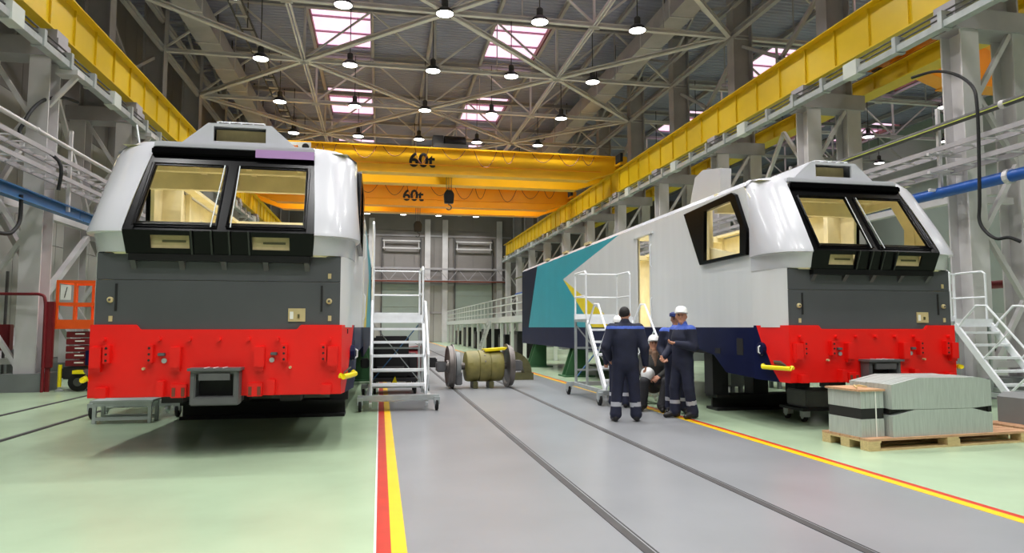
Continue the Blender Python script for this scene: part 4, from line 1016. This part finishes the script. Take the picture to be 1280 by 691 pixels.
# ------------------------------------------------------------------ people: one continuous skin grown from blended limbs
def surface_nets(F, org, h):
    ins = F < 0; nx, ny, nz = F.shape
    acc = np.zeros((nx-1, ny-1, nz-1, 3)); cnt = np.zeros((nx-1, ny-1, nz-1))
    sl = lambda d, n: slice(d, n-1+d)
    C = [(a, b, c) for a in (0, 1) for b in (0, 1) for c in (0, 1)]
    g = lambda A, c: A[sl(c[0], nx), sl(c[1], ny), sl(c[2], nz)]
    for p in C:
        for ax in range(3):
            if p[ax]: continue
            q = list(p); q[ax] = 1
            fa, fb = g(F, p), g(F, q); ch = g(ins, p) != g(ins, q)
            with np.errstate(all='ignore'): t = np.where(ch, fa/(fa-fb), 0)
            for k in range(3): acc[..., k] += np.where(ch, p[k] + (t if k == ax else 0), 0)
            cnt += ch
    act = cnt > 0; idx = -np.ones(act.shape, int); idx[act] = np.arange(act.sum())
    ijk = np.argwhere(act); verts = (acc[act]/cnt[act][:, None] + ijk)*h + np.array(org)
    faces = []
    for ax in range(3):
        A = np.moveaxis(ins, ax, 0); I = np.moveaxis(idx, ax, 0)
        ch = A[:-1, 1:-1, 1:-1] != A[1:, 1:-1, 1:-1]; pos = np.argwhere(ch)
        i, j, k = pos[:, 0], pos[:, 1], pos[:, 2]
        q = np.stack([I[i, j, k], I[i, j+1, k], I[i, j+1, k+1], I[i, j, k+1]], 1)
        flip = A[i+1, j+1, k+1] if ax != 1 else ~A[i+1, j+1, k+1]
        q[flip] = q[flip][:, ::-1]; faces.append(q)
    return verts, np.concatenate(faces)
def prim_d(pr, X):
    kind, a, b, ra, rb, sq = pr[:6]
    P = X - a
    if kind == 'cone':
        d = b - a; S = np.array([1, sq, 1]); Ps = P*S; ds = d*S
        t = np.clip((Ps@ds)/max(ds@ds, 1e-9), 0, 1)
        return np.linalg.norm(Ps - t[..., None]*ds, axis=-1) - (ra + t*(rb-ra))
    r = np.array(ra); k0 = np.linalg.norm(P/r, axis=-1); return (k0-1)*r.min()
def person(label, loc, rz, J, outfit, h=.0115, extra=None, head_tilt=(0, 0, 0), scale=1.0):
    """J: joints in the person's own frame (faces -y, own left is +x)"""
    A = lambda k: np.array(J[k], float); pr = []
    def cone(a, b, ra, rb, m, k=.02, sq=1.0): pr.append(('cone', np.array(a, float), np.array(b, float), ra, rb, sq, m, k))
    def ell(c, r, m, k=.01): pr.append(('ell', np.array(c, float), None, r, None, 1, m, k))
    jk, tr = outfit['jacket'], outfit['trousers']
    pel, chest, neck, head = A('pelvis'), A('chest'), A('neck'), A('head')
    cone(pel, chest, .19, .205, jk, .04, 1.3); cone(chest, chest*.35+neck*.65, .205, .13, jk, .05, 1.4)
    cone(pel+[0, 0, -.04], pel+[0, 0, .04], .18, .18, tr, .04, 1.3)
    cone(neck-[0, 0, .05], head-[0, -.02, .06], .06, .055, 'skin', .015)
    cone(neck-[0, 0, .03], neck+[0, 0, .03], .085, .075, outfit.get('collar', jk), .02)
    for s, S in ((1, 'l'), (-1, 'r')):
        sh_, el, wr = A('sh_'+S), A('el_'+S), A('wr_'+S)
        cone(chest*.3+neck*.7-[0, 0, .03], sh_, .10, .085, jk, .05); cone(sh_, el, .09, .076, jk, .03); cone(el, wr, .076, .052, jk, .02)
        cone(wr, wr+(wr-el)/np.linalg.norm(wr-el)*.02, .03, .028, 'skin', .008)
        # hand: palm, four fingers and a thumb
        f = (wr-el)/np.linalg.norm(wr-el); up = np.array(J.get('palm_'+S, (0, -1, 0)), float); up -= f*(up@f); up /= np.linalg.norm(up); sd = np.cross(f, up)
        c0 = wr+f*.04
        for o, L in ((-.03, .9), (-.01, 1), (.01, .97), (.03, .8)):
            b0 = c0+f*.05+sd*o; cone(c0+sd*o*.8, b0, .016, .014, 'skin', .012)
            b1 = b0+(f*.9+up*.35)*.036*L; b2 = b1+(f*.45+up*.85)*.032*L
            cone(b0, b1, .0115, .0105, 'skin', .003); cone(b1, b2, .0105, .009, 'skin', .003)
        ts = s*1.0*(1 if np.dot(sd, [1, 0, 0])*s < 0 else -1)
        t0 = c0-f*.005+sd*ts*.03; t1 = t0+(f*.6+sd*ts*.6+up*.4)*.042; t2 = t1+(f*.8+up*.5)*.03
        cone(t0, t1, .014, .012, 'skin', .008); cone(t1, t2, .012, .01, 'skin', .003)
        hp, kn, an = A('hip_'+S), A('kn_'+S), A('an_'+S); toe = A('toe_'+S)
        cone(hp, kn, .115, .09, tr, .035); cone(kn, an+(kn-an)*.12, .09, .083, tr, .02); cone(an+(kn-an)*.22, an+(kn-an)*.08, .083, .092, tr, .015)
        cone(an+[0, .02, -.01], an*.4+toe*.6, .055, .048, 'boot', .015); cone(an*.4+toe*.6, toe, .048, .04, 'boot', .01)
        cone(an+[0, .05, -.03], an+[0, .0, -.03], .045, .045, 'boot', .01)
    # head
    yaw, pitch = head_tilt[0], head_tilt[1]
    Rm = np.array(Matrix.Rotation(R(yaw), 3, 'Z') @ Matrix.Rotation(R(pitch), 3, 'X'))
    H = lambda x, y, z: head + Rm@np.array((x, y, z), float)
    ell(head+Rm@np.array((0, .005, .02)), (.078, .098, .105), 'skin', .01)
    cone(H(0, -.02, -.05), H(0, -.055, -.085), .058, .034, 'skin', .02)
    cone(H(0, -.092, .018), H(0, -.112, -.018), .010, .015, 'skin', .008)
    for s in (-1, 1):
        ell(H(s*.08, .01, .0), (.013, .022, .03), 'skin', .006)
        ell(H(s*.032, -.088, .02), (.012, .009, .008), 'ink', .001)
        cone(H(s*.015, -.095, .04), H(s*.05, -.085, .042), .006, .005, 'hair', .003)
    cone(H(-.024, -.094, -.048), H(.024, -.094, -.048), .006, .006, 'lips', .002)
    if outfit.get('hair', True): ell(H(0, .028, .035), (.084, .09, .094), 'hair', .004)
    if outfit.get('fur'):
        cone(neck+[-.09, -.05, .02], neck+[.09, -.05, .02], .05, .05, 'fur', .02); cone(neck+[-.09, .05, .05], neck+[.09, .05, .05], .06, .06, 'fur', .02); cone(neck+[0, -.1, .0], chest+[0, -.13, -.02], .045, .03, 'fur', .02)
    lo = np.min([np.minimum(p[1], p[2] if p[2] is not None else p[1]) for p in pr], 0)-.24; hi = np.max([np.maximum(p[1], p[2] if p[2] is not None else p[1]) for p in pr], 0)+.24
    n = np.ceil((hi-lo)/h).astype(int)+1; F = np.full(n, .5)
    for p in pr:
        rmax = (max(p[3], p[4]) if p[0] == 'cone' else max(p[3]))+.07; b_ = p[2] if p[2] is not None else p[1]
        i0 = np.maximum(np.floor((np.minimum(p[1], b_)-rmax-lo)/h).astype(int), 0); i1 = np.minimum(np.ceil((np.maximum(p[1], b_)+rmax-lo)/h).astype(int)+1, n)
        gx = np.stack(np.meshgrid(*[lo[k]+h*np.arange(i0[k], i1[k]) for k in range(3)], indexing='ij'), -1)
        d = prim_d(p, gx); sub = F[i0[0]:i1[0], i0[1]:i1[1], i0[2]:i1[2]]; k = p[7]
        hh = np.clip(.5+.5*(sub-d)/k, 0, 1); F[i0[0]:i1[0], i0[1]:i1[1], i0[2]:i1[2]] = sub*(1-hh)+d*hh-k*hh*(1-hh)
    vt, fc = surface_nets(F, lo, h)
    used = sorted(set(p[6] for p in pr)) + ['overall_blue', 'reflective']; mi = {k: i for i, k in enumerate(used)}
    cen = vt[fc].mean(1); best = np.full(len(cen), 9.); mid = np.zeros(len(cen), int)
    for p in pr:
        d = prim_d(p, cen); w = d < best; best[w] = d[w]; mid[w] = mi[p[6]]
    isj = mid == mi[jk]
    if outfit.get('yoke'):
        yz = outfit['yoke']; mid[isj & (cen[:, 2] > yz[0]) & (cen[:, 2] < yz[1])] = mi['overall_blue']
    if outfit.get('bands'):
        for S in 'lr':
            kn, an = A('kn_'+S), A('an_'+S); ax = kn-an; t = ((cen-an)@ax)/(ax@ax); dist = np.linalg.norm(cen-an-t[:, None]*ax, axis=1)
            mid[(mid == mi[tr]) & (t > .36) & (t < .52) & (dist < .13)] = mi['reflective']
    me = bpy.data.meshes.new('person'); me.from_pydata((vt*scale).tolist(), [], fc.tolist())
    for k in used: me.materials.append(M[k])
    me.polygons.foreach_set('material_index', mid.astype(np.int32)); me.polygons.foreach_set('use_smooth', np.ones(len(fc), bool))
    bm = bmesh.new(); bm.from_mesh(me); bmesh.ops.recalc_face_normals(bm, faces=bm.faces); bm.to_mesh(me); bm.free()
    o = bpy.data.objects.new('person', me); COL.objects.link(o); o.location = loc; o.rotation_euler = (0, 0, rz); tag(o, label, 'person', 'workers in overalls')
    hat = outfit.get('hat')
    if hat:
        m = MB(); z0 = .055 if hat == 'helmet' else .06; prof = [(1.0, 0), (1.02, .02), (.98, .05), (.86, .088), (.6, .118), (.3, .13), (.0, .133)] if hat == 'helmet' else [(1.0, 0), (1.02, .03), (.95, .06), (.6, .078), (.0, .082)]
        m.lathe(prof, n=24); Mx = Matrix.Translation(V(head*scale)) @ Matrix.Rotation(R(yaw), 4, 'Z') @ Matrix.Rotation(R(pitch), 4, 'X')
        for i, p in enumerate(m.v): m.v[i] = Mx @ V((p.x*.108, p.y*.128+.008, p.z+z0))
        brim = MB(); pts = []
        for k in range(17):
            a = R(180+k*180/16); pts.append((.104*math.cos(a), .124*math.sin(a)+.008))
        out = [(x*1.05, (y-.008)*1.05+.008-(.045*max(0, -math.sin(R(180+k*180/16)))**.0 if False else .05*abs(math.sin(R(180+k*180/16))))) for k, (x, y) in enumerate(pts)]
        poly = pts + out[::-1]
        brim.add([Mx @ V((x, y, z0+.004)) for x, y in poly], [(k, k+1, 32-k, 33-k) for k in range(16)]); brim.add([Mx @ V((x, y, z0+.012)) for x, y in poly], [(k, k+1, 32-k, 33-k) for k in range(16)])
        hm = m.build('hard_hat' if hat == 'helmet' else 'cloth_cap', 'helmet' if hat == 'helmet' else 'cap_blue', o, smooth=True)
        brim.build('brim', 'helmet' if hat == 'helmet' else 'cap_blue', hm)
    return o
def stand(**kw):
    J = dict(pelvis=(0, 0, .95), chest=(0, .0, 1.30), neck=(0, .015, 1.50), head=(0, -.015, 1.655), sh_l=(.205, .01, 1.43), sh_r=(-.205, .01, 1.43),
             el_l=(.27, .04, 1.15), el_r=(-.27, .04, 1.15), wr_l=(.28, -.05, .90), wr_r=(-.28, -.05, .90), hip_l=(.095, 0, .91), hip_r=(-.095, 0, .91),
             kn_l=(.115, -.02, .49), kn_r=(-.115, -.02, .49), an_l=(.13, .03, .085), an_r=(-.13, .03, .085), toe_l=(.16, -.14, .045), toe_r=(-.16, -.14, .045))
    J.update(kw); return J
WK = dict(jacket='overall', trousers='overall', collar='overall_blue', bands=True)
person('bareheaded worker in dark blue overalls seen from behind', (3.88, 10.5, 0), R(163),
       stand(an_l=(.16, .02, .085), an_r=(-.16, -.02, .085), kn_l=(.13, -.02, .49), kn_r=(-.13, -.03, .49), toe_l=(.2, -.15, .045), toe_r=(-.2, -.19, .045),
             el_l=(.30, .06, 1.16), wr_l=(.24, -.14, .97), el_r=(-.29, .05, 1.15), wr_r=(-.31, -.04, .89), palm_r=(1, 0, 0), palm_l=(-1, 0, 0)),
       dict(WK, hair=True, collar='overall', yoke=(1.435, 1.475)), head_tilt=(-12, 0), scale=1.03)
person('standing worker in white hard hat gesturing with one forearm raised', (4.96, 10.7, 0), R(-78),
       stand(el_l=(.27, .02, 1.17), wr_l=(.16, -.24, 1.22), el_r=(-.26, -.03, 1.16), wr_r=(-.18, -.24, 1.0), palm_l=(-.3, 0, .8), palm_r=(.8, 0, .3),
             an_l=(.12, .10, .085), an_r=(-.12, -.08, .085), kn_l=(.12, .02, .49), kn_r=(-.12, -.08, .49), toe_l=(.15, -.07, .045), toe_r=(-.15, -.25, .045)),
       dict(WK, hat='helmet', yoke=(1.45, 2)), head_tilt=(48, -4), scale=1.01)
person('worker in blue cloth cap half hidden behind the gesturing man', (5.12, 11.3, 0), R(-25),
       stand(el_l=(.26, .03, 1.15), wr_l=(.2, -.18, .98), el_r=(-.27, .02, 1.15), wr_r=(-.2, -.2, .98)),
       dict(WK, hat='cap', yoke=(1.45, 2)), head_tilt=(0, 4), scale=.985)
person('seated man in white hard hat and fur collared dark jacket', (5.0, 12.05, 0), R(-14),
       dict(pelvis=(0, .0, .50), chest=(0, -.06, .83), neck=(0, -.08, 1.03), head=(0, -.12, 1.18), sh_l=(.18, -.06, .97), sh_r=(-.18, -.06, .97),
            el_l=(.25, -.16, .70), el_r=(-.25, -.14, .70), wr_l=(.06, -.36, .62), wr_r=(-.10, -.36, .60), hip_l=(.095, -.02, .48), hip_r=(-.095, -.02, .48),
            kn_l=(.16, -.44, .52), kn_r=(-.22, -.42, .53), an_l=(.06, -.50, .085), an_r=(-.26, -.34, .085), toe_l=(.05, -.68, .045), toe_r=(-.32, -.51, .045), palm_l=(-.5, 0, -.7), palm_r=(.5, 0, -.7)),
       dict(jacket='coat_dark', trousers='trouser_dark', collar='fur', fur=True, hat='helmet'), head_tilt=(-8, -6))
person('worker in white hard hat almost hidden behind the bareheaded man', (4.44, 12.35, 0), R(150), stand(), dict(WK, hat='helmet', yoke=(1.45, 2)), scale=.93)
st = thing('work_stool', 'low wooden stool under the seated man', 'stool', (5.02, 12.13, 0), R(-14))
MB().box((-.2, -.15, .345), (.2, .2, .385)).build('seat', 'wood', st)
for x in (-.16, .16):
    for y in (-.11, .16): MB().box((x-.025, y-.025, 0), (x+.025, y+.025, .345)).build('leg', 'wood', st)
hh = MB().lathe([(.108, 0), (.11, .02), (.105, .05), (.092, .088), (.065, .118), (.03, .13), (.0, .133)], n=24)
for i, p in enumerate(hh.v): hh.v[i] = V((p.x, p.y*1.18, p.z))
hb = thing('hard_hat', 'white hard hat held at the knee of the seated man', 'hard hat', (4.76, 11.74, .66)); hb.rotation_euler = (R(100), R(20), R(-20))
hh.build('dome', 'helmet', hb, smooth=True)
MB().lathe([(.1, 0), (.125, -.004), (.125, .006), (.1, .01)], n=24).build('brim', 'helmet', hb)
